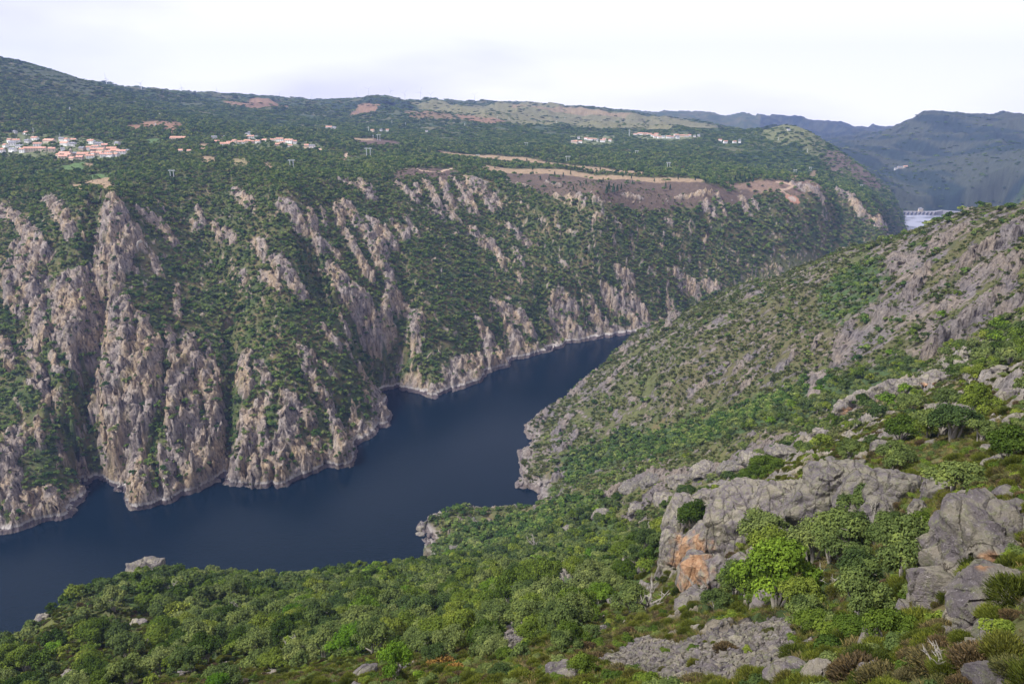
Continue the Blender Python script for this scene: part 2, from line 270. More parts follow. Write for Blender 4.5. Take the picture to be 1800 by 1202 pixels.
FINS = [([(0, 368), (30, 385), (60, 425), (78, 455)], 24, 9), ([(84, 347), (104, 372), (122, 410)], 22, 9), ([(40, 425), (30, 470), (25, 510)], 34, 12), ([(50, 450), (50, 500), (40, 545)], 30, 12), ([(10, 470), (15, 540)], 16, 8),
        ([(72, 490), (64, 530), (74, 590)], 30, 10), ([(112, 500), (120, 590)], 50, 10), ([(150, 475), (158, 530), (152, 582)], 42, 12), ([(48, 592), (68, 650)], 20, 9), ([(8, 600), (18, 640)], 20, 8), ([(120, 580), (130, 640)], 17, 9), ([(90, 620), (104, 658)], 14, 6),
        ([(60, 665), (88, 690)], 26, 6), ([(72, 640), (80, 700)], 16, 7), ([(66, 745), (74, 785)], 14, 6), ([(30, 770), (10, 820)], 40, 7), ([(0, 800), (20, 860), (40, 910)], 45, 9), ([(60, 870), (70, 905)], 30, 8), ([(90, 870), (100, 905)], 32, 12), ([(140, 785), (152, 820)], 18, 6), ([(105, 765), (112, 810)], 14, 6), ([(10, 930), (80, 912)], 18, 4),
        ([(192, 352), (190, 400), (182, 450), (190, 478)], 42, 16), ([(210, 362), (228, 400), (215, 470)], 26, 12), ([(255, 376), (280, 390), (303, 420)], 28, 9), ([(236, 395), (245, 430)], 22, 5), ([(228, 455), (238, 478)], 12, 5), ([(272, 450), (280, 480)], 16, 6),
        ([(283, 365), (300, 380)], 12, 5), ([(346, 362), (358, 395)], 12, 6), ([(338, 385), (346, 398)], 10, 4), ([(378, 392), (386, 425)], 12, 7), ([(396, 400), (412, 430)], 13, 7), ([(410, 332), (440, 362)], 16, 5), ([(445, 422), (465, 445)], 18, 4), ([(425, 480), (432, 495)], 12, 4), ([(480, 480), (490, 510)], 16, 5),
        ([(200, 488), (190, 560), (180, 620), (166, 690)], 30, 16), ([(215, 540), (212, 600), (200, 680), (190, 740), (200, 800)], 40, 20), ([(228, 600), (235, 680), (228, 750)], 34, 15), ([(250, 560), (256, 620), (258, 700)], 24, 12), ([(220, 745), (205, 790), (200, 820)], 34, 14),
        ([(276, 600), (270, 640), (274, 690)], 24, 12), ([(300, 585), (304, 640)], 17, 9), ([(310, 500), (314, 560)], 12, 5), ([(328, 592), (340, 622)], 16, 7), ([(366, 605), (372, 640), (388, 668)], 14, 7),
        ([(338, 600), (330, 650), (300, 690), (310, 760)], 34, 14), ([(350, 640), (372, 690), (382, 760), (386, 832)], 34, 18), ([(330, 690), (340, 760), (356, 840)], 40, 18), ([(268, 700), (258, 740), (240, 790)], 24, 11), ([(242, 780), (236, 820), (248, 890)], 40, 18), ([(295, 815), (298, 850), (306, 882)], 34, 16), ([(304, 775), (322, 820), (340, 862)], 24, 15), ([(278, 790), (284, 812)], 13, 8),
        ([(432, 622), (424, 650), (436, 692)], 26, 11), ([(455, 640), (470, 672)], 17, 6), ([(432, 742), (428, 800), (418, 846)], 34, 22), ([(440, 770), (448, 850)], 26, 18), ([(455, 712), (464, 780), (470, 840)], 20, 13), ([(490, 778), (494, 852)], 26, 15), ([(505, 700), (525, 715), (545, 742)], 28, 9), ([(494, 732), (500, 770)], 18, 9), ([(512, 740), (520, 790), (545, 824)], 36, 14), ([(552, 780), (572, 815)], 26, 12),
        ([(588, 740), (600, 780), (604, 822)], 28, 20), ([(628, 740), (650, 764)], 20, 8), ([(466, 695), (476, 702)], 16, 5), ([(532, 612), (542, 640)], 12, 6), ([(548, 620), (556, 632)], 15, 5), ([(540, 645), (560, 680), (580, 705)], 20, 8), ([(572, 640), (590, 660)], 12, 5), ([(614, 620), (632, 652)], 16, 7), ([(636, 655), (660, 690), (682, 745)], 26, 9), ([(650, 700), (676, 748)], 24, 8), ([(600, 555), (612, 590)], 14, 6), ([(572, 580), (592, 610)], 18, 7),
        ([(497, 352), (515, 368), (528, 392)], 28, 9), ([(547, 375), (552, 410), (566, 438)], 19, 10), ([(568, 372), (572, 395)], 10, 6), ([(594, 362), (600, 400), (622, 438), (648, 488)], 20, 12), ([(612, 360), (630, 395), (662, 440), (668, 470)], 26, 12), ([(652, 388), (668, 420), (676, 450)], 18, 9), ([(672, 400), (692, 432)], 20, 8), ([(690, 388), (712, 420)], 14, 6), ([(576, 430), (592, 450)], 18, 6), ([(718, 402), (716, 422)], 9, 4),
        ([(487, 455), (510, 490), (528, 516)], 30, 10), ([(458, 480), (478, 500)], 16, 5), ([(588, 472), (610, 505), (640, 530), (654, 568)], 34, 10), ([(592, 500), (625, 540), (642, 572)], 18, 7), ([(684, 472), (686, 520), (678, 580)], 18, 10), ([(694, 570), (692, 590)], 8, 5), ([(700, 520), (698, 545)], 12, 4),
        ([(640, 325), (650, 345)], 26, 5), ([(604, 322), (640, 330)], 22, 5), ([(700, 322), (716, 335), (730, 352)], 16, 8), ([(732, 325), (738, 345)], 10, 6), ([(750, 322), (762, 345), (772, 366)], 18, 10), ([(778, 320), (785, 345), (795, 362)], 18, 9), ([(800, 314), (812, 335), (832, 372)], 22, 11), ([(825, 313), (838, 340)], 24, 10), ([(845, 318), (852, 345), (866, 370)], 20, 9), ([(815, 360), (830, 368)], 22, 8), ([(790, 370), (800, 385)], 20, 6), ([(760, 372), (775, 380)], 14, 5), ([(712, 380), (738, 420)], 10, 4), ([(862, 335), (875, 355)], 18, 6),
        ([(832, 404), (848, 430)], 20, 8), ([(856, 425), (872, 440), (886, 468)], 15, 7), ([(848, 418), (866, 430)], 16, 6), ([(898, 394), (928, 420)], 22, 8), ([(905, 436), (920, 465)], 10, 5), ([(912, 480), (916, 497)], 8, 2),
        ([(876, 535), (905, 550), (930, 575)], 28, 9), ([(848, 574), (858, 610), (868, 650)], 22, 18), ([(862, 590), (872, 620), (888, 645)], 20, 13), ([(895, 572), (906, 600), (918, 638)], 22, 13), ([(912, 590), (932, 625)], 16, 9), ([(728, 575), (732, 612)], 20, 6), ([(640, 470), (655, 500)], 10, 4), ([(704, 520), (735, 560)], 26, 5), ([(790, 655), (815, 672)], 30, 9), ([(820, 650), (850, 664)], 26, 9), ([(800, 645), (845, 640)], 24, 7), ([(690, 690), (760, 690)], 10, 3), ([(1066, 506), (1090, 530), (1116, 565)], 18, 8), ([(1040, 530), (1062, 562)], 20, 6), ([(1100, 520), (1128, 550)], 20, 8), ([(975, 528), (1010, 540)], 18, 5), ([(975, 570), (1020, 590)], 24, 6), ([(1040, 560), (1080, 575)], 14, 5), ([(1178, 535), (1182, 565)], 16, 8), ([(1086, 478), (1110, 490)], 14, 3),
        ([(975, 345), (985, 352)], 9, 5), ([(998, 344), (1005, 355)], 8, 5), ([(1015, 343), (1022, 352)], 10, 5), ([(1028, 350), (1026, 360)], 8, 4), ([(1044, 348), (1046, 352)], 8, 4), ([(1096, 345), (1125, 348)], 9, 4), ([(1190, 345), (1250, 342)], 8, 5), ([(1232, 338), (1262, 345)], 12, 6), ([(1240, 358), (1252, 368)], 16, 6), ([(1262, 345), (1275, 380)], 9, 5), ([(1305, 345), (1312, 372)], 14, 7), ([(1325, 350), (1330, 365)], 10, 5), ([(1172, 386), (1180, 392)], 10, 3),
        ([(1395, 325), (1420, 332), (1445, 345)], 14, 8), ([(1486, 342), (1500, 355), (1512, 378)], 20, 12), ([(1522, 378), (1540, 395)], 16, 9), ([(1545, 395), (1560, 412)], 16, 8), ([(1468, 335), (1478, 348)], 12, 6), ([(1190, 480), (1225, 495)], 16, 6), ([(1240, 488), (1262, 500)], 14, 5), ([(1080, 385), (1090, 400)], 8, 3), ([(985, 445), (995, 455)], 8, 3), ([(890, 318), (930, 330)], 7, 3), ([(960, 320), (985, 326)], 7, 3)]
for pts, w, h in FINS: feature(pts, w, h)
# ribs on our side of the river
NEARF = [([(1690, 400), (1640, 440)], 30, 7), ([(1790, 400), (1770, 430), (1700, 470)], 40, 10), ([(1620, 480), (1600, 520)], 36, 9), ([(1700, 500), (1740, 480), (1790, 470)], 30, 7), ([(1740, 530), (1700, 570), (1640, 620)], 46, 14), ([(1800, 520), (1770, 545)], 30, 8), ([(1680, 530), (1660, 550)], 30, 6),
         ([(1500, 560), (1480, 600)], 26, 6), ([(1580, 450), (1570, 475)], 24, 5), ([(1480, 615), (1465, 635)], 16, 5), ([(1440, 590), (1430, 615)], 12, 4), ([(1330, 620), (1300, 650)], 22, 3), ([(1520, 540), (1560, 560)], 20, 4), ([(1260, 570), (1230, 590)], 20, 3), ([(1340, 510), (1320, 520)], 24, 3), ([(1400, 620), (1370, 650)], 18, 4),
         ([(1065, 610), (1040, 650), (1010, 690)], 24, 6), ([(1130, 600), (1090, 620)], 20, 5), ([(1100, 640), (1060, 680)], 18, 4), ([(990, 700), (950, 740)], 20, 5), ([(1000, 730), (980, 760)], 22, 4), ([(935, 750), (930, 765)], 18, 4), ([(1010, 760), (985, 790)], 20, 4), ([(925, 800), (915, 830)], 18, 4), ([(940, 850), (990, 835)], 14, 5), ([(1320, 670), (1290, 700)], 22, 4), ([(1270, 650), (1220, 690)], 20, 3), ([(1190, 560), (1170, 580)], 20, 4), ([(1430, 660), (1425, 700)], 12, 1),
         ([(1680, 650), (1620, 680), (1560, 690), (1480, 725)], 26, 5), ([(1600, 690), (1540, 710)], 24, 5), ([(1650, 640), (1700, 635)], 16, 3), ([(1780, 700), (1700, 720), (1640, 745)], 40, 3), ([(1700, 660), (1780, 690)], 24, 3), ([(1380, 770), (1300, 800), (1240, 830)], 40, 4), ([(1220, 830), (1130, 850), (1060, 880)], 34, 4), ([(1160, 860), (1120, 900)], 34, 4), ([(1480, 750), (1400, 790)], 30, 3), ([(1060, 900), (1030, 920)], 20, 3), ([(990, 935), (1010, 920)], 16, 3), ([(1560, 760), (1590, 775)], 30, 2),
         ([(225, 1005), (270, 1000)], 30, 6), ([(80, 1070), (45, 1120), (10, 1150)], 20, 4), ([(100, 1050), (160, 1035)], 18, 3), ([(745, 925), (740, 940)], 14, 2), ([(700, 975), (640, 1000)], 14, 1)]
for pts, w, h in NEARF: feature(pts, w, h, soft=.5)

# small outcrops everywhere on steep ground, and the weathered surface of all rock
gy_, gx_ = np.gradient(H); slope = np.abs(gy_/np.gradient(GY_, axis=0))
steep = sm(.35, .9, slope)
r2 = ridged(GX_/26+n2*.4, GY_/60, 3, 21)
bank = FAR & (RR < 2400)
ROCK = np.maximum(ROCK, np.where(bank, sm(.84, .94, r2+.12*steep+.25*EDGE), 0)*sm(.2, .5, slope)*.9)
nearside = ~FAR & (RR < 1500)
r3 = ridged((GX_*.8+GY_*.5)/16+n2*.5, (GY_*.8-GX_*.5)/40, 4, 23)
nr_bias = np.where(GX_ > 20, .05, -.06)+np.where(RR > 500, .04, 0)
ROCK = np.maximum(ROCK, np.where(nearside, sm(.74, .84, r3+nr_bias+.3*EDGE+np.where((RR > 520) & (GX_ > 60), -.10, 0)+.16*fbm(GX_/70, GY_/70, 2, 29)), 0))
ROCK = np.maximum(ROCK, sm(9, 4, H)*sm(-2, 1, S)*(RR < 2200))
shore_rock = sm(22, 7, S+EDGE*20)*(S > -5)*(RR < 2200)*np.where(FAR, 1, .5)
ROCK = np.maximum(ROCK, shore_rock*.95)
ROCK = np.maximum(ROCK, (RR > 2300)*sm(.62, .8, ridged((GX_+.7*GY_)/90, (GY_-.7*GX_)/320, 3, 61))*sm(.22, .34, GX_/RR)*sm(120, 40, H)*.12)
# long joints that run down the slope
k1 = ridged(GX_/16+EDGE*.35, GY_/52, 3, 33); k2 = ridged(GX_/5.5, GY_/13+H/9, 3, 35); k3 = fbm(GX_/2.6, GY_/4, 2, 37)
j1 = ridged((GX_*.75+GY_*.66)/13+EDGE*.3, (GY_*.75-GX_*.66)/46, 3, 39); j2 = ridged((GX_*.75+GY_*.66)/4.6, (GY_*.75-GX_*.66)/15, 3, 41)
sc_ = np.clip(RR/350, .12, 1)
disp = np.where(FAR, (k1-.5)*10.5+(k2-.5)*3.2+k3*1.3, ((j1-.5)*6+(j2-.5)*2.6+k3)*sc_)
cell = np.floor(perlin(GX_/7, GY_/18, 51)*4)/4
H += ROCK*(disp+cell*2.6*sc_+np.round(k2*4)/4*np.where(FAR, 1.8, 1.6*sc_))*sm(-3, 4, S)
# ground everywhere: tussocks and lumps
close = sm(420, 120, RR)
H += (1-ROCK)*wl*EDGE*np.where(RR < 300, .5, .9)
H += close*(fbm(GX_/2.2, GY_/2.2, 3, 55)*.35+ROCK*(ridged(GX_/1.6, GY_/2.1, 3, 57)-.5)*.6)*sm(8, 25, RR)
H = np.where(S < -3, np.minimum(H, -3), H)
# horizontal push so that faces of rock break up and overhang a little
PXO = ROCK*sm(300, 700, RR)*fbm(GX_/7, H/6, 3, 63)*3.2*(RR < 2400); PYO = -ROCK*sm(300, 700, RR)*(ridged(GX_/9, H/8, 3, 67)-.5)*6.5*(RR < 2400)
EL = (H-CAMZ)/GY_; CM = np.maximum.accumulate(EL, axis=0)

# ------------------------------------------------------------------ land cover, laid out on the ground
def ground_poly(pts, ymin=8, ymax=9000):
    o = [hit(x, y, H, ymin, ymax) for x, y in pts]; return [(p[0], p[1]) for p in o if p]
WX = GX_+EDGE*np.clip(RR/80, .5, 16); WY = GY_+n2*np.clip(RR/60, .5, 22)
def poly_mask(pts, **k):
    P = ground_poly(pts, **k)
    return in_poly(WX, WY, P) if len(P) > 2 else np.zeros(H.shape, bool)
def col(*c): return np.array(c, np.float32)
ALB = np.empty(H.shape+(3,), np.float32)
v1 = sm(-.35, .35, fbm(GX_/30, GY_/30, 4, 81))[..., None]; v2 = sm(-.3, .3, fbm(GX_/7, GY_/7, 3, 83))[..., None]; v3 = sm(-.2, .4, fbm(GX_/120, GY_/120, 3, 85))[..., None]
ALB[:] = col(.055, .075, .028)*(1-v1)+col(.13, .105, .052)*v1
ALB[:] = ALB*(1-v2*.5)+col(.06, .085, .03)*v2*.5
hills = sm(2300, 3000, RR)[..., None]
ALB[:] = ALB*(1-hills)+hills*(col(.045, .07, .035)*(1-v3)+col(.10, .10, .055)*v3)
near_c = (sm(700, 300, RR)*nearside)[..., None]
ALB[:] = ALB*(1-near_c)+near_c*((col(.085, .095, .03)*(1-v2)+col(.15, .115, .06)*v2)*(1-v1*.5)+col(.07, .10, .03)*v1*.5)
TREE = np.where(FAR, 1., .12).astype(np.float32); SHRUB = np.where(FAR, .5, .65).astype(np.float32)
TREE *= np.where(FAR & (RR < 2200), sm(-.46, -.14, fbm(GX_/38, GY_/48, 3, 91)+.12), 1)
TREE = np.where(RR > 2600, .95*sm(-.35, .0, fbm(GX_/150, GY_/150, 3, 93)+.1), TREE)
def cover(pts, c=None, tree=None, shrub=None, amt=1.0, rock=None, **k):
    m = poly_mask(pts, **k)
    if c is not None:
        cc = col(*c)*(.85+.3*v2[m]); ALB[m] = ALB[m]*(1-amt)+cc*amt
    if tree is not None: TREE[m] = tree
    if shrub is not None: SHRUB[m] = shrub
    if rock is not None: ROCK[m] *= rock
TAN, HEATH, MEADOW, DIRT, OCHRE = (.25, .185, .12), (.095, .068, .056), (.08, .13, .045), (.42, .31, .23), (.19, .125, .08)
# heath and cliffs top on the plateau edge
cover([(690, 318), (700, 300), (730, 295), (800, 300), (790, 318)], HEATH, .02, .3, ymin=1000)
cover([(880, 300), (1060, 312), (1240, 322), (1320, 330), (1330, 348), (1290, 362), (1180, 368), (1060, 352), (960, 345), (900, 322)], HEATH, .05, .35, .9, ymin=1100)
cover([(850, 289), (960, 297), (1100, 309), (1240, 317), (1235, 320), (1080, 316), (950, 305), (850, 299)], TAN, .01, .05, ymin=1100)
cover([(770, 264), (860, 272), (960, 284), (1060, 295), (1140, 305), (1130, 309), (1040, 302), (940, 290), (850, 280), (770, 270)], TAN, .01, .05, ymin=1200)
cover([(1240, 316), (1400, 320), (1470, 332), (1440, 338), (1340, 340)], (.17, .12, .09), .15, .4, ymin=1200)
cover([(620, 245), (650, 243), (700, 250), (710, 257), (640, 258)], HEATH, .02, .1, ymin=1300); cover([(618, 243), (658, 243), (656, 247), (620, 248)], TAN, 0, 0, ymin=1300)
cover([(218, 222), (260, 214), (310, 214), (320, 222), (300, 238), (285, 225), (230, 230)], (.21, .13, .085), .05, .2, ymin=1300)
cover([(150, 318), (195, 312), (202, 328), (180, 334), (150, 328)], TAN, 0, .05, ymin=900); cover([(125, 326), (150, 322), (150, 332), (128, 334)], TAN, .1, .1, ymin=900)
cover([(105, 292), (150, 284), (150, 302), (110, 300)], MEADOW, .02, .05, ymin=1000); cover([(145, 308), (200, 304), (205, 312), (150, 316)], MEADOW, .02, .05, ymin=1000); cover([(55, 302), (110, 294), (100, 304), (58, 310)], MEADOW, .1, .1, ymin=1000)
cover([(152, 286), (165, 286), (165, 295), (152, 296)], TAN, 0, 0, ymin=1000)
cover([(0, 236), (40, 232), (140, 240), (215, 250), (225, 272), (150, 285), (95, 280), (0, 272)], (.12, .14, .07), .35, .3, ymin=1200)
cover([(370, 244), (440, 236), (560, 250), (575, 268), (470, 266), (380, 262)], (.12, .14, .07), .4, .3, ymin=1200)
cover([(258, 246), (285, 244), (285, 255), (260, 256)], MEADOW, 0, 0, ymin=1200); cover([(350, 252), (365, 252), (365, 264), (352, 264)], TAN, 0, 0, ymin=1200); cover([(354, 276), (380, 275), (378, 288), (356, 290)], TAN, .05, 0, ymin=1100); cover([(400, 280), (445, 278), (440, 294), (408, 292)], (.2, .17, .09), .2, 0, ymin=1100); cover([(463, 288), (480, 286), (478, 297), (464, 297)], TAN, .1, 0, ymin=1100)
cover([(530, 258), (585, 262), (584, 266), (532, 263)], DIRT, 0, 0, ymin=1200); cover([(600, 285), (640, 270), (650, 280), (610, 290)], (.09, .12, .045), .1, .3, ymin=1100)
cover([(1000, 236), (1080, 238), (1080, 252), (1000, 252)], (.13, .15, .08), .3, .2, ymin=2000); cover([(1110, 232), (1215, 236), (1215, 246), (1110, 246)], (.13, .15, .08), .3, .2, ymin=2000)
# hills behind
cover([(560, 182), (640, 174), (700, 176), (760, 180), (720, 192), (690, 200), (640, 196), (590, 196)], (.03, .05, .035), .97, 0, ymin=3000)
cover([(630, 184), (668, 184), (660, 196), (610, 203)], OCHRE, .1, .1, ymin=3000); cover([(390, 180), (440, 174), (480, 178), (510, 190), (430, 188)], OCHRE, .1, .1, ymin=2500)
cover([(700, 192), (780, 196), (800, 210), (720, 206)], OCHRE, .35, .1, .7, ymin=2500); cover([(800, 202), (840, 200), (890, 216), (860, 218), (820, 212)], OCHRE, .1, .1, ymin=2500)
cover([(0, 100), (70, 108), (200, 152), (160, 172), (90, 140), (0, 122)], (.055, .07, .035), .3, .3, ymin=1800)
cover([(720, 180), (900, 182), (1050, 192), (1270, 226), (1180, 226), (1000, 222), (880, 210), (780, 196)], (.155, .15, .08), .12, .2, .85, ymin=3300)
cover([(900, 183), (1000, 188), (1110, 200), (1100, 206), (980, 198), (900, 192)], (.24, .17, .11), .05, .1, .6, ymin=3500)
cover([(1340, 226), (1400, 222), (1470, 260), (1440, 275), (1390, 262), (1340, 240)], (.12, .13, .06), .35, .3, ymin=2400); cover([(1270, 270), (1400, 250), (1450, 300), (1380, 320), (1280, 290)], (.035, .06, .035), .97, .1, ymin=2000)
cover([(1385, 310), (1430, 298), (1440, 303), (1395, 318)], (.17, .13, .08), 0, .1, ymin=1800)
cover([(1450, 265), (1570, 300), (1590, 345), (1540, 335), (1450, 300)], (.13, .10, .08), .35, .2, ymin=2000)
cover([(1480, 262), (1600, 205), (1800, 200), (1800, 262), (1650, 262), (1560, 320)], (.022, .030, .038), .2, 0, .97, ymin=3000)  # bluish ground colour: part of the distance haze is painted in
cover([(1620, 330), (1750, 270), (1800, 268), (1800, 320), (1700, 360), (1600, 368)], (.045, .045, .042), .8, .2, ymin=2500)
fr_ = (RR > 3150) & (GX_/RR > .30); TREE = np.where(fr_, .12, TREE); _g = sm(.42, .6, ridged((GX_+GY_*.6)/240, (GY_-GX_*.6)/700, 3, 14))[..., None]; ALB = np.where(fr_[..., None], (col(.022, .036, .034)*(1-_g)+col(.048, .058, .044)*_g)*(.8+.4*v2), ALB)     # dark pine slopes far off, with haze blue mixed into their colour
# our side: spur, ravine, wood, right-hand slope
SPUR = [(1060, 605), (1200, 550), (1300, 500), (1500, 432), (1560, 440), (1500, 560), (1460, 640), (1330, 690), (1150, 735), (1040, 780), (915, 860), (912, 745), (985, 690)]
cover(SPUR, (.082, .088, .036), .035, 1.0, .85)
cover([(1300, 560), (1480, 470), (1500, 560), (1440, 640), (1300, 680), (1150, 720)], (.095, .080, .045), .04, 1.0, .5)
m_ = poly_mask([(1540, 440), (1700, 368), (1800, 362), (1800, 560), (1640, 620), (1500, 660), (1450, 620)]); r_ = sm(.44, .60, ridged((GX_*.72+GY_*.69)/26+n2*.5, (GY_*.72-GX_*.69)/60, 4, 27)+.25*EDGE); m2_ = poly_mask(SPUR) & ~m_; r2_ = sm(.64, .76, ridged((GX_*.72+GY_*.69)/21+n2*.5, (GY_*.72-GX_*.69)/44, 4, 28)+.3*EDGE+.12*fbm(GX_/60, GY_/60, 2, 30)); ROCK = np.where(m_, np.maximum(ROCK, r_), np.where(m2_, np.maximum(ROCK, r2_), ROCK)); TREE = np.where(m_, .16, TREE); SHRUB = np.where(m_, .8, SHRUB)
ALB = np.where(m_[..., None], ALB*.45+col(.075, .075, .035)*.55, ALB)
cover([(985, 800), (1100, 752), (1200, 745), (1300, 715), (1400, 680), (1500, 655), (1600, 620), (1640, 640), (1560, 680), (1400, 740), (1250, 775), (1120, 800), (1000, 850)], (.05, .08, .03), .9, .5, rock=.3)
cover([(1440, 520), (1480, 470), (1540, 450), (1560, 480), (1540, 530), (1500, 560), (1440, 560)], (.05, .08, .03), .7, .5, rock=.4)
cover([(1500, 560), (1600, 540), (1650, 590), (1560, 620)], None, .5, .6, rock=.6)
cover([(-300, 1300), (0, 1110), (90, 1060), (250, 1020), (420, 1010), (540, 980), (700, 980), (900, 900), (1000, 870), (1080, 880), (1180, 940), (1150, 1000), (1060, 1060), (1050, 1150), (900, 1160), (700, 1150), (450, 1150), (0, 1300)], (.055, .085, .025), .93, .6, rock=.25, ymin=60)
cover([(740, 900), (800, 885), (870, 900), (780, 960), (740, 945)], None, .5, .9, rock=1)
cover([(600, 1010), (700, 975), (760, 960), (780, 975), (700, 1010), (620, 1035)], OCHRE, .3, .9, .4)
cover([(30, 1200), (60, 1100), (180, 1050), (300, 1090), (260, 1180), (150, 1240)], (.11, .095, .03), .18, 1.0, .5)
cover([(250, 1000), (400, 1000), (420, 1015), (260, 1025)], (.12, .12, .06), .25, .9)
cover([(1330, 960), (1480, 870), (1600, 900), (1620, 960), (1570, 1090), (1500, 1160), (1400, 1100), (1240, 1090), (1180, 1060)], (.04, .06, .02), .98, .5, rock=.15, ymax=220)
cover([(1450, 1202), (1560, 1100), (1700, 1120), (1760, 1202)], (.05, .07, .02), .5, .8, rock=.3, ymax=120)
cover([(1560, 770), (1660, 730), (1760, 760), (1730, 800), (1640, 810), (1560, 800)], None, .7, .7, rock=.5)
cover([(1640, 640), (1720, 600), (1800, 580), (1800, 640), (1700, 660)], (.09, .12, .035), .5, .9, rock=.6)
SCREE = [poly_mask(q, ymax=m) for q, m in [([(1040, 1165), (1130, 1120), (1200, 1130), (1260, 1100), (1390, 1080), (1400, 1120), (1370, 1202), (1200, 1202), (1100, 1180)], 150), ([(880, 1160), (930, 1120), (900, 1090), (860, 1130)], 200), ([(1420, 700), (1425, 650), (1450, 655), (1445, 700)], 900), ([(1560, 470), (1590, 440), (1640, 445), (1600, 480)], 900), ([(1640, 1080), (1700, 1060), (1760, 1120), (1700, 1160)], 120), ([(1300, 880), (1290, 870), (1350, 850), (1360, 880)], 1)]]
SC = np.zeros(H.shape, bool)
for q in SCREE: SC |= q
TREE[SC] = 0; SHRUB[SC] = .02; ALB[SC] = col(.20, .17, .155); ROCK[SC] = np.maximum(ROCK[SC], .35)
# tracks
def track(pts, w, c=DIRT, **k):
    P = ground_poly(pts, **k)
    if len(P) < 2: return
    P = np.array(P); r0, r1 = np.searchsorted(RY, [P[:, 1].min()-30, P[:, 1].max()+30]); sl = slice(r0, r1)
    d = seg_dist(GX_[sl], GY_[sl], P); m = d < w; ALB[sl][m] = col(*c); TREE[sl][d < w*1.8] = 0; SHRUB[sl][m] = 0; ROCK[sl][m] = 0
track([(715, 296), (740, 300), (770, 303), (790, 298), (798, 295)], 3, ymin=1000); track([(1365, 320), (1395, 327), (1370, 335), (1385, 342), (1400, 350)], 3, ymin=1200); track([(605, 280), (608, 274), (610, 270)], 4, ymin=1000)
track([(1386, 349), (1400, 350)], 7.5, (.42, .22, .15), ymin=1200); track([(1389, 349.3), (1397, 349.8)], 4.5, (.5, .4, .33), ymin=1200)
# rock colour
rk = (sm(.15, .7, ROCK))[..., None]
q1 = sm(-.3, .35, fbm(GX_/22, H/30, 3, 95))[..., None]; q2 = sm(-.1, .45, fbm(GX_/5, GY_/8, 3, 97))[..., None]; q3 = sm(.15, .5, fbm(GX_/11, GY_/16, 3, 99))[..., None]
rc = (col(.245, .21, .195)*(1-q1)+col(.325, .25, .17)*q1)
rc = rc*(1-.5*q2)+col(.37, .34, .315)*.5*q2
rc = rc*(1-.6*q3)+col(.145, .13, .05)*.6*q3
nr = (nearside & (RR < 420))[..., None]
rc = np.where(nr, (col(.235, .215, .21)*(1-q1)+col(.28, .25, .19)*q1)*(1-.4*q2)+col(.40, .38, .37)*.4*q2, rc)
spur_m = (nearside & (RR >= 420))[..., None]
rc = np.where(spur_m, (col(.155, .14, .145)*(1-q1)+col(.215, .18, .15)*q1)*(1-.35*q2)+col(.27, .25, .24)*.35*q2, rc)
ALB = ALB*(1-rk)+rc*rk
RING = (S < 55)*(RR < 2300)*np.where(FAR, 1., .35)
TREE *= 1-sm(.3, .7, ROCK)*.86; TREE = np.where(H < np.where(FAR, 9, 5), 0, TREE); SHRUB = np.where(H < np.where(FAR, 9, 4), 0, SHRUB*(1-sm(.3, .8, ROCK)*.75))

# ------------------------------------------------------------------ materials
MATS = {}
def mat(name, base=(.5, .5, .5), rough=.8, spec=.3, metal=0):
    if name in MATS: return MATS[name]
    m = bpy.data.materials.new(name); m.use_nodes = True; b = m.node_tree.nodes['Principled BSDF']
    b.inputs['Base Color'].default_value = (*base, 1); b.inputs['Roughness'].default_value = rough; b.inputs['Specular IOR Level'].default_value = spec; b.inputs['Metallic'].default_value = metal
    MATS[name] = m; return m
def N(m, t, **k):
    n = m.node_tree.nodes.new(t)
    for a, b in k.items():
        if a.startswith('i_'): n.inputs[a[2:]].default_value = b
        else: setattr(n, a, b)
    return n
def lk(m, a, b): m.node_tree.links.new(a, b)
def noise_node(m, scale, detail=6, rough=.6, vec=None):
    n = N(m, 'ShaderNodeTexNoise'); n.inputs['Scale'].default_value = scale; n.inputs['Detail'].default_value = detail; n.inputs['Roughness'].default_value = rough
    if vec is not None: lk(m, vec, n.inputs['Vector'])
    return n
def ramp(m, fac, stops):
    r = N(m, 'ShaderNodeValToRGB'); e = r.color_ramp.elements
    while len(e) < len(stops): e.new(.5)
    for i, (p, c) in enumerate(stops): e[i].position = p; e[i].color = (*c, 1) if len(c) == 3 else c
    lk(m, fac, r.inputs[0]); return r.outputs[0]
def mixc(m, f, a, b, mode='MIX'):
    n = N(m, 'ShaderNodeMixRGB', blend_type=mode)
    for i, v in ((0, f), (1, a), (2, b)):
        if hasattr(v, 'is_linked'): lk(m, v, n.inputs[i])
        else: n.inputs[i].default_value = v if i == 0 else ((*v, 1) if len(v) == 3 else v)
    return n.outputs[0]
